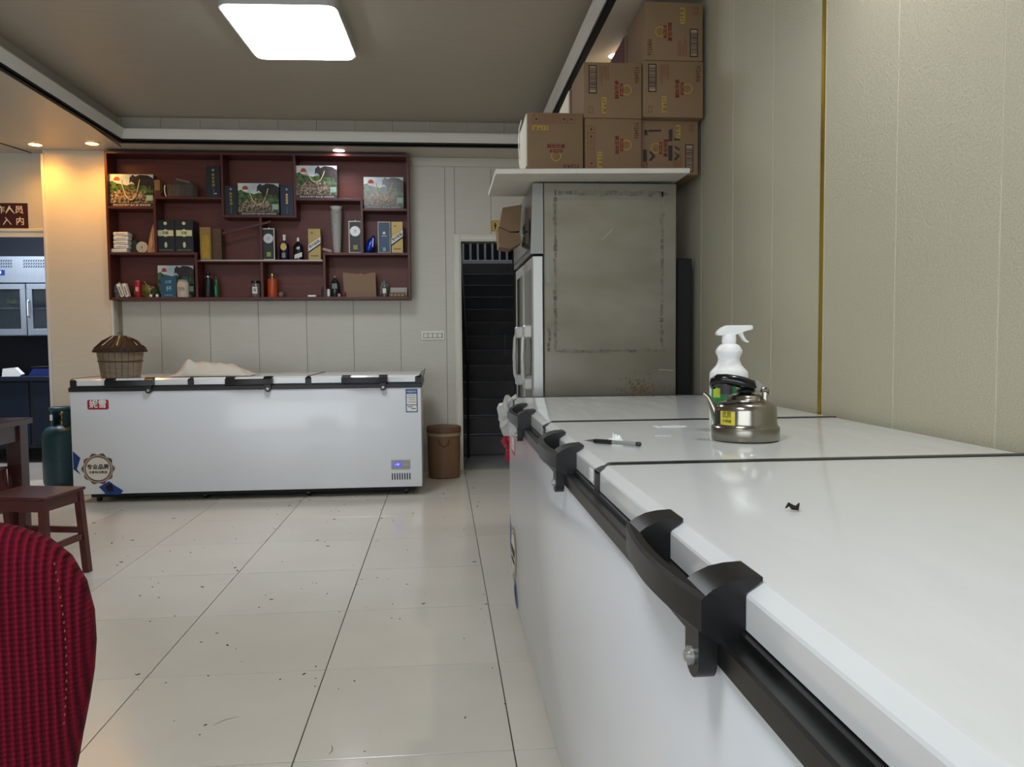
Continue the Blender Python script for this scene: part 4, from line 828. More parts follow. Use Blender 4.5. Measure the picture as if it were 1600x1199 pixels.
# lighter, tan carton, white box, wooden box
t = thing('lighter', 'white lighter lying flat near the bottom centre', 'lighter', (sx(488, 461, 6.68)[0], 6.68, ZB[9]+0.0005))
B().box(-0.038, 0.03, 0, 0.02, 0, 0.016, 0.003, 2).obj('body', M_WPLAS, t, True); B().box(0.03, 0.052, 0.002, 0.018, 0.002, 0.014, 0.002).obj('cap', M_REDINK, t)
a, b_, zt = span(536, 426, 587, 462, 6.70)
t = thing('tan_carton', 'open tan cardboard carton with a torn top edge at the bottom right', 'cardboard box', ((a+b_)/2, 6.70, ZB[9]))
wd = b_-a; h = zt-ZB[9]
B().prism([(-wd/2+.008, 0.0005), (wd/2+.004, 0.0005), (wd/2, h), (wd*.3, h-.004), (wd*.18, h-.016), (wd*.05, h-.006), (-wd*.05, h-.012), (-wd/2, h+.002)], 0.004, axis='y').obj('front_panel', mat('carton_tan', '8C7258', 0.7), t)
B().box(-wd/2+.008, wd/2, 0.09, 0.094, 0.0005, h-.01).box(-wd/2+.008, -wd/2+.012, 0.004, 0.09, 0.0005, h-.01).box(wd/2-.004, wd/2, 0.004, 0.09, 0.0005, h-.01).box(-wd/2+.012, wd/2-.004, 0.004, 0.09, 0.0005, 0.004).obj('carton', mat('carton_tan', '8C7258', 0.7), t)
t = tall_box('white_tray_box', 610, 449.5, 636, 462, ZB[9], mat('white_tray', 'B4AEA6', 0.5), 'low white box against the right end at the bottom', depth=0.06, Y=6.74)[0]
B().box(-0.05, 0.05, -0.001, 0, 0.02, 0.024).obj('printed_line', M_GREY, t)
t = tall_box('small_wooden_box', 608, 457, 633, 462.5, ZB[9], mat('box_olive', '6E6040', 0.6), 'small olive patterned box in front of the low white box', depth=0.04, Y=6.67)[0]
for k in range(4): B().prism(circ(-0.045+k*0.03, 0.012, 0.007, 10), 0.0005, axis='y', o=-0.001).obj('printed_ring', mat('box_ring', 'A89A78', 0.6), t)

# ================================================================== THINGS ON THE BACK FREEZER
LZ = 0.8885
bk = thing('bamboo_basket', 'wooden slat basket with a woven dark conical lid on the back freezer', 'basket', (-2.345, 5.99, LZ+0.001))
M_BAM = mat('bamboo_slat', '94826A', 0.6, var=0.35, vscale=10, stretch=(1, 1, 5), rnd=0.18)
H = 0.195; r_b, r_t = 0.130, 0.158; n = 22
sm_ = None
for k in range(n):
    a0, a1 = 2*PI*k/n+0.01, 2*PI*(k+1)/n-0.01
    b = B(); A = []
    for (rr_, z) in ((r_b, 0), (r_t, H)):
        A.append([b.bm.verts.new((q*math.cos(a), q*math.sin(a), z)) for a, q in ((a0, rr_), (a1, rr_), (a1, rr_-0.008), (a0, rr_-0.008))])
    b.bm.faces.new(A[0]); b.bm.faces.new(A[1])
    for i in range(4): b.bm.faces.new((A[0][i], A[0][(i+1) % 4], A[1][(i+1) % 4], A[1][i]))
    b.obj('slat', M_BAM, bk)
B().lathe([(r_b-0.009, 0.002), (r_b-0.009, 0.01), (0, 0.01)], 22).obj('bottom', M_BAM, bk)
M_HOOP = mat('hoop_brown', '4A3626', 0.6)
zh = 0.118; rh = r_b+(r_t-r_b)*zh/H+0.003
B().tube([(rh*math.cos(2*PI*k/32), rh*math.sin(2*PI*k/32), zh) for k in range(32)], 0.004, 6, True).obj('hoop', M_HOOP, bk, True)
ld = B().lathe([(0.178, H-0.012), (0.178, H+0.006), (0.168, H+0.018), (0.115, H+0.066), (0.06, H+0.098), (0.0, H+0.108), (0.0, H+0.10), (0.06, H+0.088), (0.115, H+0.054), (0.160, H+0.004), (0.164, H-0.012)], 32, cap=False).obj('lid', mat('wicker_brown', '3E2A1E', 0.65, var=0.4, vscale=40, bump=0.4, bscale=60), bk, True)
b = B()
for ring in range(2):
    rr_ = 0.176-ring*0.008
    pts = [((rr_+0.004*math.sin(k*PI/2))*math.cos(2*PI*k/96), (rr_+0.004*math.sin(k*PI/2))*math.sin(2*PI*k/96), H-0.004+ring*0.016+0.004*math.cos(k*PI/2)) for k in range(96)]
    b.tube(pts, 0.005, 5, True)
b.obj('woven_rim', mat('rim_dark', '3E281C', 0.7, var=0.3, vscale=60), ld, True)
b = B()
for k in range(26):
    a = 2*PI*k/26; a2 = a+0.22
    b.tube([(0.170*math.cos(a), 0.170*math.sin(a), H+0.018), (0.115*math.cos((a+a2)/2), 0.115*math.sin((a+a2)/2), H+0.070), (0.05*math.cos(a2), 0.05*math.sin(a2), H+0.106)], 0.0038, 5)
b.obj('lid_ribs', mat('rib_dark', '35231A', 0.6), ld, True)
b = B()
for k in (0, 3, 7, 10, 13, 17, 20, 24):
    a = 2*PI*k/26+0.12; b.tube([(0.152*math.cos(a), 0.152*math.sin(a), H+0.038), (0.06*math.cos(a+.1), 0.06*math.sin(a+.1), H+0.103)], 0.0048, 5)
b.obj('pale_splints', mat('splint_pale', 'C8B494', 0.6), ld, True)
B().tube([(0.018*math.cos(R(k*20)), 0, H+0.110+0.022*math.sin(R(k*20))) for k in range(10)], 0.0022, 6).obj('ring_handle', M_HOOP, bk, True)
# crumpled cloth
from mathutils import noise as NZ
def cloth(loc):
    b = bmesh.new(); nx, ny = 60, 26; Wd, Dp = 0.58, 0.26; g_ = []
    for j in range(ny+1):
        row = []
        for i in range(nx+1):
            u, v = i/nx, j/ny; x = (u-.5)*Wd; y = (v-.5)*Dp
            y += 0.03*NZ.noise(Vector((u*3, v*2, 1.0)))*(0.3+abs(v-.5))
            x += 0.04*NZ.noise(Vector((u*2, v*4, 5.0)))*(abs(u-.5)*2)
            env = min(1, (1-abs(2*u-1))*3.0)**0.8 * min(1, (1-abs(2*v-1))*2.2)**0.7
            amp = 0.046/(1+math.exp(-(u-0.08)*40))*(1-0.9/(1+math.exp(-(u-0.80)*14)))
            z = env*(amp*1.55+0.018+0.016*NZ.noise(Vector((u*7+v*3, v*4, 0)))+0.010*math.sin(u*30+v*7)*0.5)
            ridge = 0.034*math.exp(-((u-0.20-0.1*v)/0.05)**2)*max(0, 1-v*1.2); z += ridge
            if env < 0.02: z = 0.004*abs(NZ.noise(Vector((u*9, v*9, 2))))
            row.append(b.verts.new((x, y, max(0.001, z))))
        g_.append(row)
    for j in range(ny):
        for i in range(nx): b.faces.new((g_[j][i], g_[j][i+1], g_[j+1][i+1], g_[j+1][i]))
    me = bpy.data.meshes.new('cloth'); b.to_mesh(me); b.free(); me.materials.append(mat('cloth_cream', 'D2CDBE', 0.9, var=0.06, vscale=30, bump=0.15, bscale=300))
    for p in me.polygons: p.use_smooth = True
    o = link('cloth', me); o.location = loc
    md = o.modifiers.new('t', 'SOLIDIFY'); md.thickness = 0.004; md.offset = 1
    return o
tag(cloth((-1.69, 6.03, LZ+0.002)), 'crumpled cream towel lying on the back freezer', 'towel')

# bucket, gas cylinder
t = thing('lidded_bucket', 'brown plastic bucket with a lid between the back freezer and stair doorway', 'bucket', (0.003, 6.565, 0))
BR = mat('bucket_brown', '7A5A40', 0.45, var=0.1, vscale=5)
B().lathe([(0.122, 0.0), (0.131, 0.006), (0.136, 0.30), (0.138, 0.355), (0.0, 0.356)], 32).obj('bucket_body', BR, t, True)
B().lathe([(0.143, 0.352), (0.143, 0.375), (0.0, 0.376)], 32).obj('lid_band', mat('band_pale', '9A8A6E', 0.5), t, True)
B().lathe([(0.141, 0.376), (0.144, 0.38), (0.144, 0.415), (0.138, 0.426), (0.0, 0.430)], 32).obj('lid', mat('lid_brown', '6A4A34', 0.5), t, True)
B().tube([(0.045*math.sin(R(-80+k*16)), -0.146-0.002, 0.27+0.055*(1-math.cos(R(-80+k*16)))-0.05*1) if False else (0.042*math.cos(R(180+k*18)), -0.141, 0.325+0.055*math.sin(R(180+k*18))) for k in range(11)], 0.004, 6).obj('handle', mat('handle_brown', '54402E', 0.5), t, True)
t = thing('gas_cylinder', 'teal gas cylinder standing beside the left end of the back freezer', 'gas cylinder', (-3.005, 6.50, 0))
B().lathe([(0.115, 0.0), (0.125, 0.004), (0.145, 0.04), (0.147, 0.06), (0.147, 0.40), (0.140, 0.44), (0.115, 0.475), (0.07, 0.495), (0.0, 0.50)], 36).obj('tank', M_TEAL, t, True)
B().tube([(0.1475*math.cos(2*PI*k/36), 0.1475*math.sin(2*PI*k/36), 0.225) for k in range(36)], 0.002, 5, True).obj('weld_seam', M_TEAL, t, True)
b = B()
for s0, s1 in ((-60, 60), (120, 240)):
    pts = [(0.075*math.cos(R(s0+k*(s1-s0)/10)), 0.075*math.sin(R(s0+k*(s1-s0)/10))) for k in range(11)]; pi_ = [(p*0.93, q*0.93) for p, q in reversed(pts)]
    b.prism(pts+pi_, 0.12, axis='z', o=0.49)
ring = [(0.078*math.cos(2*PI*k/32), 0.078*math.sin(2*PI*k/32), 0.625) for k in range(32)]
b.tube(ring, 0.016, 8, True); b.obj('collar', M_TEAL, t, True)
B().lathe([(0.02, 0.49), (0.02, 0.53), (0.012, 0.54), (0.012, 0.57), (0.025, 0.575), (0.025, 0.59), (0, 0.592)], 14).obj('valve', mat('valve_brass', '8A7A4A', 0.35, 0.8), t, True)
B().box(-0.05, -0.03, -0.09, -0.088, 0.54, 0.585).obj('white_tag', M_WPLAS, t)

# switch panel, signs
t = thing('switch_panel', 'white four rocker switch panel on the back wall right of the freezer', 'switch', (-0.079, WY-0.0065, 1.182))
B().box(-0.098, 0.098, -0.012, 0, -0.037, 0.037, 0.003, 2).obj('plate', mat('switch_white', 'F0EEE4', 0.4), t, True)
B().box(-0.084, 0.084, -0.0125, -0.0118, -0.023, 0.023).obj('recess', mat('switch_recess', '8E8C80', 0.6), t)
for k in range(4): B().box(-0.078+k*0.040, -0.078+k*0.040+0.034, -0.0165, -0.012, -0.018, 0.018, 0.002).obj('rocker', mat('rocker_white', 'E2E0D6', 0.35), t)
t = thing('toilet_sign', 'yellow toilet sign on the wall above the stair doorway', 'sign', (0.545, WY-0.0065, 2.124))
B().box(-0.112, 0.112, -0.004, 0, -0.046, 0.046, 0.001).obj('plate', mat('sign_yellow', 'B0902E', 0.4), t)
B().box(-0.095, -0.022, -0.0048, -0.004, -0.036, 0.036).obj('picture_field', mat('sign_ochre', 'C8A848', 0.4), t)
b = B(); b.prism(circ(-0.075, 0.020, 0.007, 12), 0.0008, axis='y', o=-0.0058).prism([(-0.085, 0.012), (-0.065, 0.012), (-0.065, -0.005), (-0.070, -0.005), (-0.070, -0.028), (-0.080, -0.028), (-0.080, -0.005), (-0.085, -0.005)], 0.0008, axis='y', o=-0.0058); b.obj('man_symbol', M_BLKINK, t)
b = B(); b.prism(circ(-0.042, 0.020, 0.007, 12), 0.0008, axis='y', o=-0.0058).prism([(-0.046, 0.012), (-0.038, 0.012), (-0.030, -0.010), (-0.036, -0.010), (-0.036, -0.028), (-0.048, -0.028), (-0.048, -0.010), (-0.054, -0.010)], 0.0008, axis='y', o=-0.0058); b.obj('woman_symbol', M_REDINK, t)
text('洗手间', 0.046, front(0.043, -0.0046, 0.014), mat('sign_red_ink', 'B03018', 0.5), t, bold=0.01, wfit=0.115); text('TOILET', 0.018, front(0.045, -0.0046, -0.028), M_BLKINK, t, bold=0.01)
t = thing('staff_sign', 'dark red sign with cream Chinese characters above the kitchen doorway', 'sign', (-3.612, WY-0.0035, 2.19))
B().box(-0.235, 0.235, -0.006, 0, -0.103, 0.103, 0.001).obj('plate', mat('sign_maroon', '3C1512', 0.45), t)
text('非工作人员', 0.068, front(0.022, -0.0068, 0.045), mat('sign_cream', 'E6DCC8', 0.5), t, bold=0.008, wfit=0.36)
for k, ch in enumerate('禁止入内'): text(ch, 0.070, front(-0.133+k*0.102, -0.0068, -0.048), mat('sign_cream', 'E6DCC8', 0.5), t, bold=0.008)

# ================================================================== KITCHEN FURNITURE
t = thing('steel_cabinet', 'stainless kitchen cabinet with vented top and glass doors seen through the left opening', 'cabinet', (0, 0, 0))
KY = 8.0
B().box(-4.83, -3.60, KY, KY+0.5, 1.73, 1.98, 0.003).obj('vent_header', M_STEELK, t)
b = B().box(-4.83, -3.60, KY+0.45, KY+0.5, 1.22, 1.73).box(-4.83, -4.81, KY+.03, KY+0.45, 1.22, 1.73).box(-3.62, -3.60, KY+.03, KY+0.45, 1.22, 1.73).box(-4.81, -3.62, KY+.03, KY+0.45, 1.22, 1.24).box(-4.81, -3.62, KY+.05, KY+0.45, 1.48, 1.49); b.obj('carcass', M_STEELK, t)
b = B()
for cx in (-4.02+0.14, -4.02-0.20, -4.02-0.54):
    for r_ in range(3):
        for c in range(11): b.prism([(cx-0.12+c*0.022, 1.872+r_*0.028), (cx-0.108+c*0.022, 1.872+r_*0.028), (cx-0.098+c*0.022, 1.892+r_*0.028), (cx-0.110+c*0.022, 1.892+r_*0.028)], 0.001, axis='y', o=KY-0.001)
stuff(b.obj('vent_holes', mat('vent_dark', '2A3240', 0.6), t))
o = B().box(-4.36, -4.17, KY-0.004, KY, 1.80, 1.85).obj('display', mat('display_navy', '14204A', 0.2, emit=('2040C0', 0.12)), t); text('-05', 0.035, front(-4.22, KY-0.005, 1.825), mat('display_glow', '80A0FF', emit=('A0C0FF', 2.0)), o, 'digits')
for x0, x1, hx in ((-4.40, -3.985, -4.375), (-3.975, -3.60, -3.955), (-4.81, -4.41, -4.43)):
    d = B().box(x0, x1, KY-0.012, KY+.02, 1.665, 1.715, 0.002).box(x0, x1, KY-0.012, KY+.02, 1.225, 1.285, 0.002).box(x0, x0+0.05, KY-0.012, KY+.02, 1.285, 1.665).box(x1-0.05, x1, KY-0.012, KY+.02, 1.285, 1.665).obj('glass_door', M_STEELK, t)
    B().box(x0+.05, x1-.05, KY, KY+.005, 1.285, 1.665).obj('pane', M_GLASS, d)
    B().tube([(hx, KY-0.012, 1.40), (hx, KY-0.04, 1.41), (hx, KY-0.04, 1.55), (hx, KY-0.012, 1.56)], 0.009, 8).obj('handle', mat('handle_chrome', 'D0D0CC', 0.2, 0.9), d, True)
crumple('cabbage', 'pale cabbage behind the left glass door of the kitchen cabinet', 'vegetable', (-4.15, KY+0.2, 1.491), (0.11, 0.1, 0.045), mat('cabbage', '9AA68A', 0.6), 8)
crumple('wrapped_food', 'white wrapped food behind the right glass door of the kitchen cabinet', 'food', (-3.80, KY+0.2, 1.241), (0.09, 0.08, 0.08), M_WPLAS, 9)
crumple('wrapped_meat', 'grey wrapped food on the upper shelf of the kitchen cabinet', 'food', (-3.78, KY+0.2, 1.491), (0.08, 0.08, 0.04), mat('wrap_grey', '6A7078', 0.5), 10)
t = thing('kitchen_counter', 'dark blue steel kitchen counter with doors behind the left opening', 'counter', (0, 0, 0))
KB = mat('counter_blue', '242C3C', 0.35, 0.5)
B().box(-4.9, -3.2, 7.85, 8.5, 0.79, 0.83, 0.003).obj('worktop', KB, t)
B().box(-4.88, -3.22, 7.90, 8.48, 0.14, 0.79).obj('carcass', mat('counter_dark', '151A24', 0.5), t)
for x0, x1 in ((-4.86, -4.30), (-4.28, -3.94), (-3.90, -3.25)): B().box(x0, x1, 7.885, 7.905, 0.17, 0.775, 0.003).obj('door', KB, t)
for x in (-4.8, -3.3):
    for y in (7.95, 8.4): B().box(x-.02, x+.02, y-.02, y+.02, -0.003, 0.14).obj('leg', KB, t)
t = thing('blue_scale', 'small blue kitchen scale on the dark counter', 'scale', (-3.83, 7.92, 0.831))
B().prism([(-0.13, 0), (0.13, 0), (0.11, 0.07), (-0.08, 0.07)], 0.2, axis='y').obj('body', mat('scale_blue', '1E2A66', 0.35), t); B().box(-0.10, 0.14, 0.0, 0.2, 0.08, 0.092, 0.002).box(-0.02, 0.02, 0.08, 0.12, 0.07, 0.08).obj('pan', M_BLACK, t)
t = thing('paper_bundle', 'folded white paper lying on the kitchen counter edge', 'paper', (-4.08, 7.87, 0.831))
B().prism([(-0.09, 0.0), (0.07, 0.0), (0.09, 0.02), (0.03, 0.085), (-0.08, 0.075)], 0.06, axis='y').obj('sheets', M_WHITEPAPER, t)
t = thing('black_pan', 'black pan on the kitchen counter left of the white paper', 'pan', (-4.32, 8.02, 0.831))
B().lathe([(0.08, 0), (0.12, 0.05), (0.114, 0.05), (0.076, 0.006), (0, 0.006)], 24, cap=False).obj('bowl', M_BLACK, t, True); B().tube([(-0.11, 0, 0.045), (-0.25, 0, 0.07)], 0.009, 8).obj('handle', M_BLACK, t, True)

# ================================================================== TABLE, STOOLS, RED CHAIR
t = thing('dining_table', 'dark wooden dining table with square legs at the left edge', 'table', (-2.447, 4.93, 0), R(0))
B().box(-0.90, 0.0, -0.90, 0.0, 0.665, 0.70, 0.003).obj('tabletop', M_TABLE, t)
for x0 in (-0.10, -0.87):
    for y0 in (-0.11, -0.87): B().box(x0, x0+0.08, y0, y0+0.09, 0, 0.665, 0.003).obj('leg', M_TABLE, t)
for a in ((-0.79, -0.10, -0.06, -0.035), (-0.79, -0.10, -0.85, -0.825)): B().box(a[0], a[1], a[2], a[3], 0.57, 0.664).obj('apron', M_TABLE, t)
for a in ((-0.06, -0.035), (-0.85, -0.825)): B().box(a[0], a[1], -0.78, -0.11, 0.57, 0.664).obj('apron', M_TABLE, t)
def stool(loc, rz, label):
    t = thing('stool', label, 'stool', loc, rz)
    B().box(-0.17, 0.17, -0.15, 0.15, 0.415, 0.43, 0.004).obj('seat', M_REDWOOD, t)
    for x in (-1, 1):
        for y in (-1, 1): 
            b = B().box(x*0.145-0.017, x*0.145+0.017, y*0.125-0.017, y*0.125+0.017, 0, 0.415, 0.002)
            for v in b.bm.verts:
                k = (0.415-v.co.z)/0.415; v.co.x += x*0.02*k; v.co.y += y*0.02*k
            b.obj('leg', M_REDWOOD, t)
    for y in (-1, 1): B().box(-0.128, 0.128, y*0.128-0.009, y*0.128+0.009, 0.36, 0.414).obj('apron', M_REDWOOD, t)
    for x in (-1, 1): B().box(x*0.148-0.009, x*0.148+0.009, -0.108, 0.108, 0.36, 0.414).obj('apron', M_REDWOOD, t)
    for x in (-1, 1): B().box(x*0.157-0.009, x*0.157+0.009, -0.122, 0.122, 0.17, 0.20).obj('stretcher', M_REDWOOD, t)
    for y in (-1, 1): B().box(-0.142, 0.142, y*0.136-0.009, y*0.136+0.009, 0.20, 0.23).obj('stretcher', M_REDWOOD, t)
stool((-1.965, 3.93, 0), R(-11), 'dark red wooden stool in front of the table leg')
stool((-2.68, 4.62, 0), R(2), 'dark red wooden stool tucked beneath the dining table')
# red chair
t = thing('red_chair', 'red ribbed fabric covered chair at the lower left corner', 'chair', (-0.86, 1.12, 0), R(9))
M_RED = bpy.data.materials.new('red_rib_fabric'); M_RED.use_nodes = True
nt = M_RED.node_tree; bs = nt.nodes['Principled BSDF']; bs.inputs['Base Color'].default_value = rgb('8E1230'); bs.inputs['Roughness'].default_value = 0.85
bs.inputs['Sheen Weight'].default_value = 0.0; bs.inputs['Specular IOR Level'].default_value = 0.15; bs.inputs['Sheen Tint'].default_value = rgb('C04060')
tc = nt.nodes.new('ShaderNodeTexCoord')
def wave(dir_, sc_, dist):
    wv = nt.nodes.new('ShaderNodeTexWave'); wv.bands_direction = dir_; wv.inputs['Scale'].default_value = sc_; wv.inputs['Distortion'].default_value = dist; wv.inputs['Detail'].default_value = 1
    wv.inputs['Detail Scale'].default_value = 0.5
    nt.links.new(tc.outputs['Object'], wv.inputs['Vector']); return wv.outputs['Fac']
wx, wz = wave('X', 30, 0.8), wave('Z', 42, 2.5)
mx_ = nt.nodes.new('ShaderNodeMath'); mx_.operation = 'MULTIPLY_ADD'; nt.links.new(wz, mx_.inputs[0]); mx_.inputs[1].default_value = 0.22; nt.links.new(wx, mx_.inputs[2])
bp_ = nt.nodes.new('ShaderNodeBump'); bp_.inputs['Strength'].default_value = 0.9; bp_.inputs['Distance'].default_value = 0.004; nt.links.new(mx_.outputs[0], bp_.inputs['Height']); nt.links.new(bp_.outputs[0], bs.inputs['Normal'])
rp = nt.nodes.new('ShaderNodeValToRGB'); rp.color_ramp.elements[0].color = rgb('3A0410'); rp.color_ramp.elements[1].color = rgb('700A22'); nt.links.new(mx_.outputs[0], rp.inputs[0]); nt.links.new(rp.outputs[0], bs.inputs['Base Color'])
M_REDS = mat('red_edge_fabric', '5E0A18', 0.9)
edge = [(0.355, 0.528), (0.362, 0.564), (0.372, 0.611), (0.380, 0.657), (0.384, 0.70), (0.383, 0.745), (0.374, 0.79), (0.356, 0.828), (0.328, 0.856), (0.29, 0.875), (0.235, 0.890), (0.15, 0.900), (0.06, 0.904)]
sy_ = 0.042
half = [(x-0.03, z) for x, z in [(0.33, 0.40), (0.34, 0.46)]+edge]
outl = half + [(-x, z) for x, z in reversed(half)]
cxm = sum(p[0] for p in outl)/len(outl)
b = B()
# cushion profile: rounded across thickness
lay_ = []
for y, inset in ((-0.034, 0.030), (-0.044, 0.070), (-0.026, 0.010), (-0.012, 0.0), (0.012, 0.0), (0.026, 0.012), (0.034, 0.04)): pass
for y, inset in ((-0.040, 0.075), (-0.034, 0.030), (-0.024, 0.010), (-0.010, 0.0), (0.012, 0.0), (0.026, 0.012), (0.034, 0.05)):
    ring = []
    for i, (x, z) in enumerate(outl):
        p0 = Vector(outl[i-1]); p1 = Vector(outl[(i+1) % len(outl)]); d = (p1-p0).normalized(); nrm = Vector((-d.y, d.x))
        q = Vector((x, z))+nrm*inset
        ring.append(b.bm.verts.new((q.x, y, q.y)))
    lay_.append(ring)
for a, c in zip(lay_[:-1], lay_[1:]):
    n_ = len(a)
    for i in range(n_): b.bm.faces.new((a[i], a[(i+1) % n_], c[(i+1) % n_], c[i]))
b.bm.faces.new(lay_[0]); b.bm.faces.new(list(reversed(lay_[-1])))
back = b.obj('backrest', M_RED, t, True, 60)
st = B()
for i in range(20):
    z = 0.60+i*0.012; k = 0.305 + 0.022*math.sin((z-0.50)/0.36*PI*0.9)
    st.box(k-0.0006, k+0.0006, -0.0392, -0.036, z, z+0.0028)
stuff(st.obj('stitching', mat('stitch_orange', '8E4A34', 0.7), back))
B().box(-0.24, 0.24, -0.50, -0.045, 0.40, 0.47, 0.02, 3).obj('seat', M_RED, t, True)
for x in (-0.2, 0.2):
    for y in (-0.46, 0.0): B().box(x-.015, x+.015, y-.015, y+.015, 0, 0.40, 0.002).obj('leg', M_BLACK, t)

# ================================================================== KETTLE, SPRAY BOTTLE, PEN, TISSUE
LT = 0.8885
kx, ky = 0.734, 1.856
t = thing('kettle', 'stainless steel kettle with a black arched handle on the near freezer', 'kettle', (kx, ky, LT), R(-21.6))
B().lathe([(0.077, 0.0), (0.0805, 0.003), (0.0810, 0.029), (0.0795, 0.032)], 48, cap=True).obj('base_ring', mat('kettle_base', '8C877C', 0.28, 1.0), t, True, 50)
B().lathe([(0.0795, 0.032), (0.0755, 0.036), (0.0740, 0.043), (0.0735, 0.074), (0.0715, 0.082), (0.064, 0.089), (0.050, 0.095), (0.0, 0.096)], 48, cap=False).obj('kettle_body', M_CHROME, t, True, 50)
ld = B().lathe([(0.048, 0.0935), (0.048, 0.098), (0.042, 0.101), (0.040, 0.106), (0.028, 0.111), (0.0, 0.113)], 40, cap=False).obj('lid', M_CHROME, t, True, 50)
B().lathe([(0.012, 0.112), (0.022, 0.115), (0.024, 0.120), (0.018, 0.124), (0.0, 0.125)], 24).obj('knob', M_BLACK, ld, True)
B().tube([(-0.062, 0, 0.042), (-0.070, 0, 0.062), (-0.078, 0, 0.082), (-0.088, 0, 0.102), (-0.099, 0, 0.112)], [0.014, 0.012, 0.009, 0.0065, 0.005], 12).obj('spout', M_CHROME, t, True, 50)
br = B()
br.box(0.040, 0.050, -0.010, -0.004, 0.088, 0.118, 0.002).tube([(0.045+0.009*math.cos(R(a)), -0.007, 0.117+0.009*math.sin(R(a))) for a in range(0, 360, 30)], 0.0026, 6, True)
br.obj('handle_mount', M_CHROME, t, True)
B().prism([(0.052, 0.106), (0.030, 0.120), (0.016, 0.128), (0.012, 0.142), (0.022, 0.146), (0.034, 0.140), (0.046, 0.126), (0.056, 0.112)], 0.003, axis='y', o=0.006).obj('handle_strap', mat('strap_steel', '6E6A62', 0.4, 0.9), t, True)
grip = [(0.014, -0.004, 0.126), (0.013, -0.006, 0.132), (-0.004, -0.010, 0.138), (-0.024, -0.012, 0.143), (-0.046, -0.012, 0.147), (-0.064, -0.010, 0.147), (-0.074, -0.004, 0.141), (-0.077, 0.004, 0.133), (-0.076, 0.010, 0.127)]
B().tube(grip, [0.012, 0.0145, 0.0145, 0.014, 0.013, 0.0125, 0.011, 0.009, 0.008], 16).obj('handle_grip', mat('bakelite', '0C0C0C', 0.15), t, True, 60)
def curved_label(t, r, a0, a1, z0, z1, m, nm):
    b = B(); n = 10; A = []
    for k in range(n+1):
        a = R(a0+(a1-a0)*k/n); A.append((b.bm.verts.new((r*math.cos(a), r*math.sin(a), z0)), b.bm.verts.new((r*math.cos(a), r*math.sin(a), z1))))
    for p, q in zip(A[:-1], A[1:]): b.bm.faces.new((p[0], q[0], q[1], p[1]))
    return b.obj(nm, m, t, True)
ls = curved_label(t, 0.0748, 220, 252, 0.040, 0.073, mat('label_yellow', 'C8B428', 0.4, col2='D8CC5A', vscale=50), 'yellow_label')
curved_label(t, 0.0748, 198, 220, 0.040, 0.073, mat('label_black', '1C1C1C', 0.4), 'black_label')
text('优质', 0.017, Matrix.Translation((-0.0425, -0.0632, 0.064)) @ Matrix.Rotation(R(-34), 4, 'Z') @ Matrix.Rotation(R(90), 4, 'X'), mat('label_olive', '6A5E10', 0.5), ls, wfit=0.024)
text('不锈钢', 0.008, Matrix.Translation((-0.0425, -0.0632, 0.049)) @ Matrix.Rotation(R(-34), 4, 'Z') @ Matrix.Rotation(R(90), 4, 'X'), mat('label_olive', '6A5E10', 0.5), ls, wfit=0.024)

# spray bottle
t = thing('spray_bottle', 'white trigger spray bottle with a green label behind the kettle', 'spray bottle', (0.766, 2.055, LT), 0)
B().lathe([(0.047, 0.0), (0.0505, 0.004), (0.0505, 0.148), (0.0495, 0.156), (0.041, 0.166), (0.033, 0.175), (0.029, 0.186), (0.0285, 0.192), (0.031, 0.200), (0.0355, 0.209), (0.0345, 0.216), (0.027, 0.227), (0.0185, 0.232), (0.018, 0.236)], 36).obj('bottle_body', M_WPLAS, t, True, 50)
curved_label(t, 0.0516, 190, 350, 0.010, 0.138, mat('label_green_print', '1F5C38', 0.35, col2='2E8A50', vscale=30), 'green_label')
curved_label(t, 0.0519, 200, 225, 0.09, 0.115, mat('label_lime', 'B4C83C', 0.4), 'lime_patch')
curved_label(t, 0.0519, 215, 260, 0.10, 0.135, mat('label_darkgrey', '3A3438', 0.4), 'dark_patch')
curved_label(t, 0.0519, 270, 300, 0.115, 0.130, mat('label_lime', 'B4C83C', 0.4), 'lime_patch')
curved_label(t, 0.0519, 192, 225, 0.012, 0.05, mat('label_mint', 'C8E4D4', 0.4), 'pale_patch')
B().lathe([(0.0190, 0.234), (0.0190, 0.253), (0.017, 0.256), (0, 0.256)], 28).obj('collar', M_WPLAS, t, True, 40)
hd = B().prism([(-0.036, 0.258), (-0.033, 0.265), (-0.022, 0.275), (-0.008, 0.281), (0.060, 0.281), (0.060, 0.269), (0.034, 0.265), (0.022, 0.260), (0.014, 0.254), (-0.030, 0.254), (-0.035, 0.2555)], 0.022, axis='y', o=-0.011)
bmesh.ops.bevel(hd.bm, geom=hd.bm.edges[:], offset=0.002, segments=2, affect='EDGES')
hd.obj('trigger_head', M_WPLAS, t, True, 45)
B().prism([(0.022, 0.260), (0.035, 0.266), (0.038, 0.254), (0.045, 0.243), (0.054, 0.236), (0.049, 0.2345), (0.039, 0.240), (0.030, 0.252)], 0.012, axis='y', o=-0.006).obj('trigger', M_WPLAS, t, True, 45)
B().box(0.060, 0.063, -0.008, 0.008, 0.270, 0.280, 0.001).obj('nozzle', M_WPLAS, t)

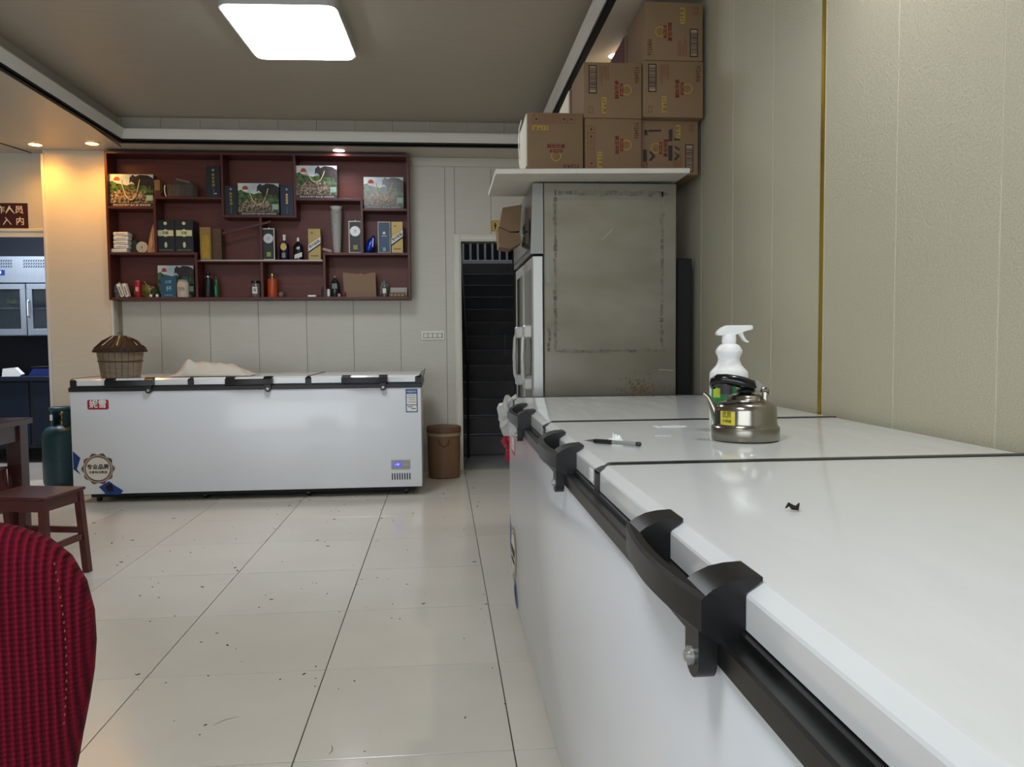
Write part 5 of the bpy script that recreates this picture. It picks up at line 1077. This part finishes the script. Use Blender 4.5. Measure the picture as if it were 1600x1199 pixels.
# pen
t = thing('pen', 'black and clear gel pen lying on the middle lid of the near freezer', 'pen', (0.3915, 1.8075, LT+0.0056))
t.rotation_euler = (0, 0, math.atan2(1.765-1.850, 0.4448-0.3383))
Mp = Matrix.Rotation(R(90), 4, 'Y')
B().lathe([(0.0048, -0.005), (0.0048, 0.066), (0.004, 0.068), (0, 0.068)], 14, M=Mp).obj('barrel', mat('pen_clear', '8E928E', 0.15, alpha=0.8), t, True)
B().lathe([(0.0045, -0.046), (0.0055, -0.043), (0.0056, -0.02), (0.0054, 0.002), (0.0045, 0.003)], 14, M=Mp).obj('grip', M_BLACK, t, True)
B().lathe([(0.0005, -0.071), (0.001, -0.066), (0.0022, -0.062), (0.0042, -0.049), (0.0045, -0.046)], 12, M=Mp).obj('tip', mat('pen_metal', '8E8E8E', 0.25, 0.9), t, True)
B().lathe([(0.0052, 0.064), (0.0052, 0.073), (0.004, 0.075), (0, 0.075)], 14, M=Mp).obj('end_plug', M_BLACK, t, True)
# tissue
def tissue(loc):
    b = bmesh.new(); n = 14; g_ = []
    for j in range(n+1):
        row = []
        for i in range(n+1):
            u, v = i/n-.5, j/n-.5; x, y = u*0.032, v*0.026
            z = 0.003+0.020*max(0, NZ.noise(Vector((u*4, v*4, 3.3)))+0.45)*(1-2*max(abs(u), abs(v)))**0.5
            z += 0.010*math.exp(-((u-.32)/.09)**2-((v)/.2)**2)+0.012*math.exp(-((u+.2)/.12)**2-(v/.25)**2)
            row.append(b.verts.new((x, y, z)))
        g_.append(row)
    for j in range(n):
        for i in range(n): b.faces.new((g_[j][i], g_[j][i+1], g_[j+1][i+1], g_[j+1][i]))
    me = bpy.data.meshes.new('tissue'); b.to_mesh(me); b.free(); me.materials.append(M_WPLAS); o = link('tissue', me); o.location = loc; o.modifiers.new('t', 'SOLIDIFY').thickness = 0.001
    return o
tag(tissue((0.414, 1.86, LT)), 'crumpled white tissue scrap beside the pen', 'tissue')
tag(B().tube([(0.0, 0, 0.003), (0.006, 0.003, 0.008), (0.010, 0.0, 0.004), (0.016, -0.002, 0.003), (0.021, 0.002, 0.009)], [0.001, 0.003, 0.004, 0.004, 0.001], 6).obj('dry_leaf_bit', mat('leaf_brown', '241410', 0.8), None, True), 'tiny dark dried leaf bit on the nearest lid', 'leaf bit').location = (0.486, 1.076, LT)
# fish outline and small marks printed on the middle lid
lids_ = [o for o in nf.children if o.name.startswith('lid')]
Mi = nf.matrix_basis.inverted()
def lidpt(x, y, dz=0.0): return (Matrix.Rotation(-R(-90), 4, 'Z') @ (Vector((x, y, 0))-Vector((0.285, 3.39, 0)))) + Vector((0, 0, LT-0.0012+dz))
fx, fy = 0.640, 2.165
fish = []
for k in range(13): u = k/12; fish.append((fx-0.030+0.075*u, fy+0.018*math.sin(PI*u)**0.8))
for k in range(13): u = 1-k/12; fish.append((fx-0.030+0.075*u, fy-0.018*math.sin(PI*u)**0.8))
tail = [(fx-0.030, fy), (fx-0.046, fy+0.022), (fx-0.042, fy+0.001), (fx-0.044, fy-0.030), (fx-0.030, fy)]
b = B().tube([lidpt(x, y) for x, y in fish], 0.002, 5, flat=0.5).tube([lidpt(x, y) for x, y in tail], 0.002, 5, flat=0.5)
b.obj('fish_outline', M_WPLAS, lids_[1])
b = B()
for k in range(3): b.tube([lidpt(fx-0.095+k*0.014+0.006*math.cos(2*PI*q/8), fy-0.205+0.010*math.sin(2*PI*q/8)) for q in range(8)], 0.0007, 4, True, flat=0.5)
b.obj('small_marks', M_WPLAS, lids_[1])
b = flatpoly(Matrix.Identity(4), rect(0, 1, 0, 1)) if False else None
# white residue patch on lid front near first divider (worn sticker)
B().box(1.775, 1.805, 0.0175, 0.0188, 0.842, 0.868).obj('sticker_remnant', M_WPLAS, nf)

# plastic bag hanging beyond the far end of the near freezer
t = thing('hanging_bag', 'white plastic bag with red packet hanging at the far end of the near freezer', 'plastic bag', (0, 0, 0))
for nm, loc, s_, m, sd in (('bag', (0.290, 3.455, 0.70), (0.045, 0.055, 0.085), mat('bag_white', 'C8C8C4', 0.35, alpha=0.85), 21), ('red_packet', (0.30, 3.455, 0.60), (0.035, 0.05, 0.055), mat('packet_red', '9A1A2C', 0.4), 22)):
    o = crumple(nm, '', '', loc, s_, m, sd); del o['label']; del o['category']; o.parent = t
B().tube([(0.30, 3.45, 0.80), (0.31, 3.42, 0.85), (0.33, 3.397, 0.858)], 0.004, 6).obj('bag_handle', mat('bag_white2', 'D0D0CC', 0.4), t)

# floor specks and scuffs
random.seed(21); b = B()
def speck(x, y, r_):
    a = random.uniform(0, PI); b.prism([(x+r_*1.6*math.cos(a)*math.cos(q)-r_*.6*math.sin(a)*math.sin(q), y+r_*1.6*math.sin(a)*math.cos(q)+r_*.6*math.cos(a)*math.sin(q)) for q in [2*PI*k/6 for k in range(6)]], 0.0012, axis='z', o=0.0003)
for i in range(230):
    x = random.uniform(-2.3, 0.25); y = random.uniform(1.5, 6.2); speck(x, y, random.choice((0.0012, 0.0015, 0.002, 0.003, 0.0045))*(0.8+y/6))
stuff(b.obj('floor_crumbs', mat('crumb_dark', '2A2620', 0.8))); o = bpy.data.objects['floor_crumbs']; tag(o, 'scattered dark crumbs and specks on the floor tiles', 'crumbs')
b = B()
for cx, cy, r_, a0, a1 in ((-0.62, 2.32, 0.075, 95, 160), (-0.37, 2.17, 0.05, -30, 30), (-0.33, 1.98, 0.075, 95, 160), (-0.30, 1.95, 0.06, 250, 330)):
    b.tube([(cx+r_*math.cos(R(a0+(a1-a0)*k/8)), cy+r_*math.sin(R(a0+(a1-a0)*k/8)), 0.0006) for k in range(9)], [0.0008, 0.0015, 0.0022, 0.0025, 0.0028, 0.0025, 0.0022, 0.0015, 0.0008], 5, flat=0.2)
b.obj('scuff_marks', mat('scuff', '9C987E', 0.6), fl)
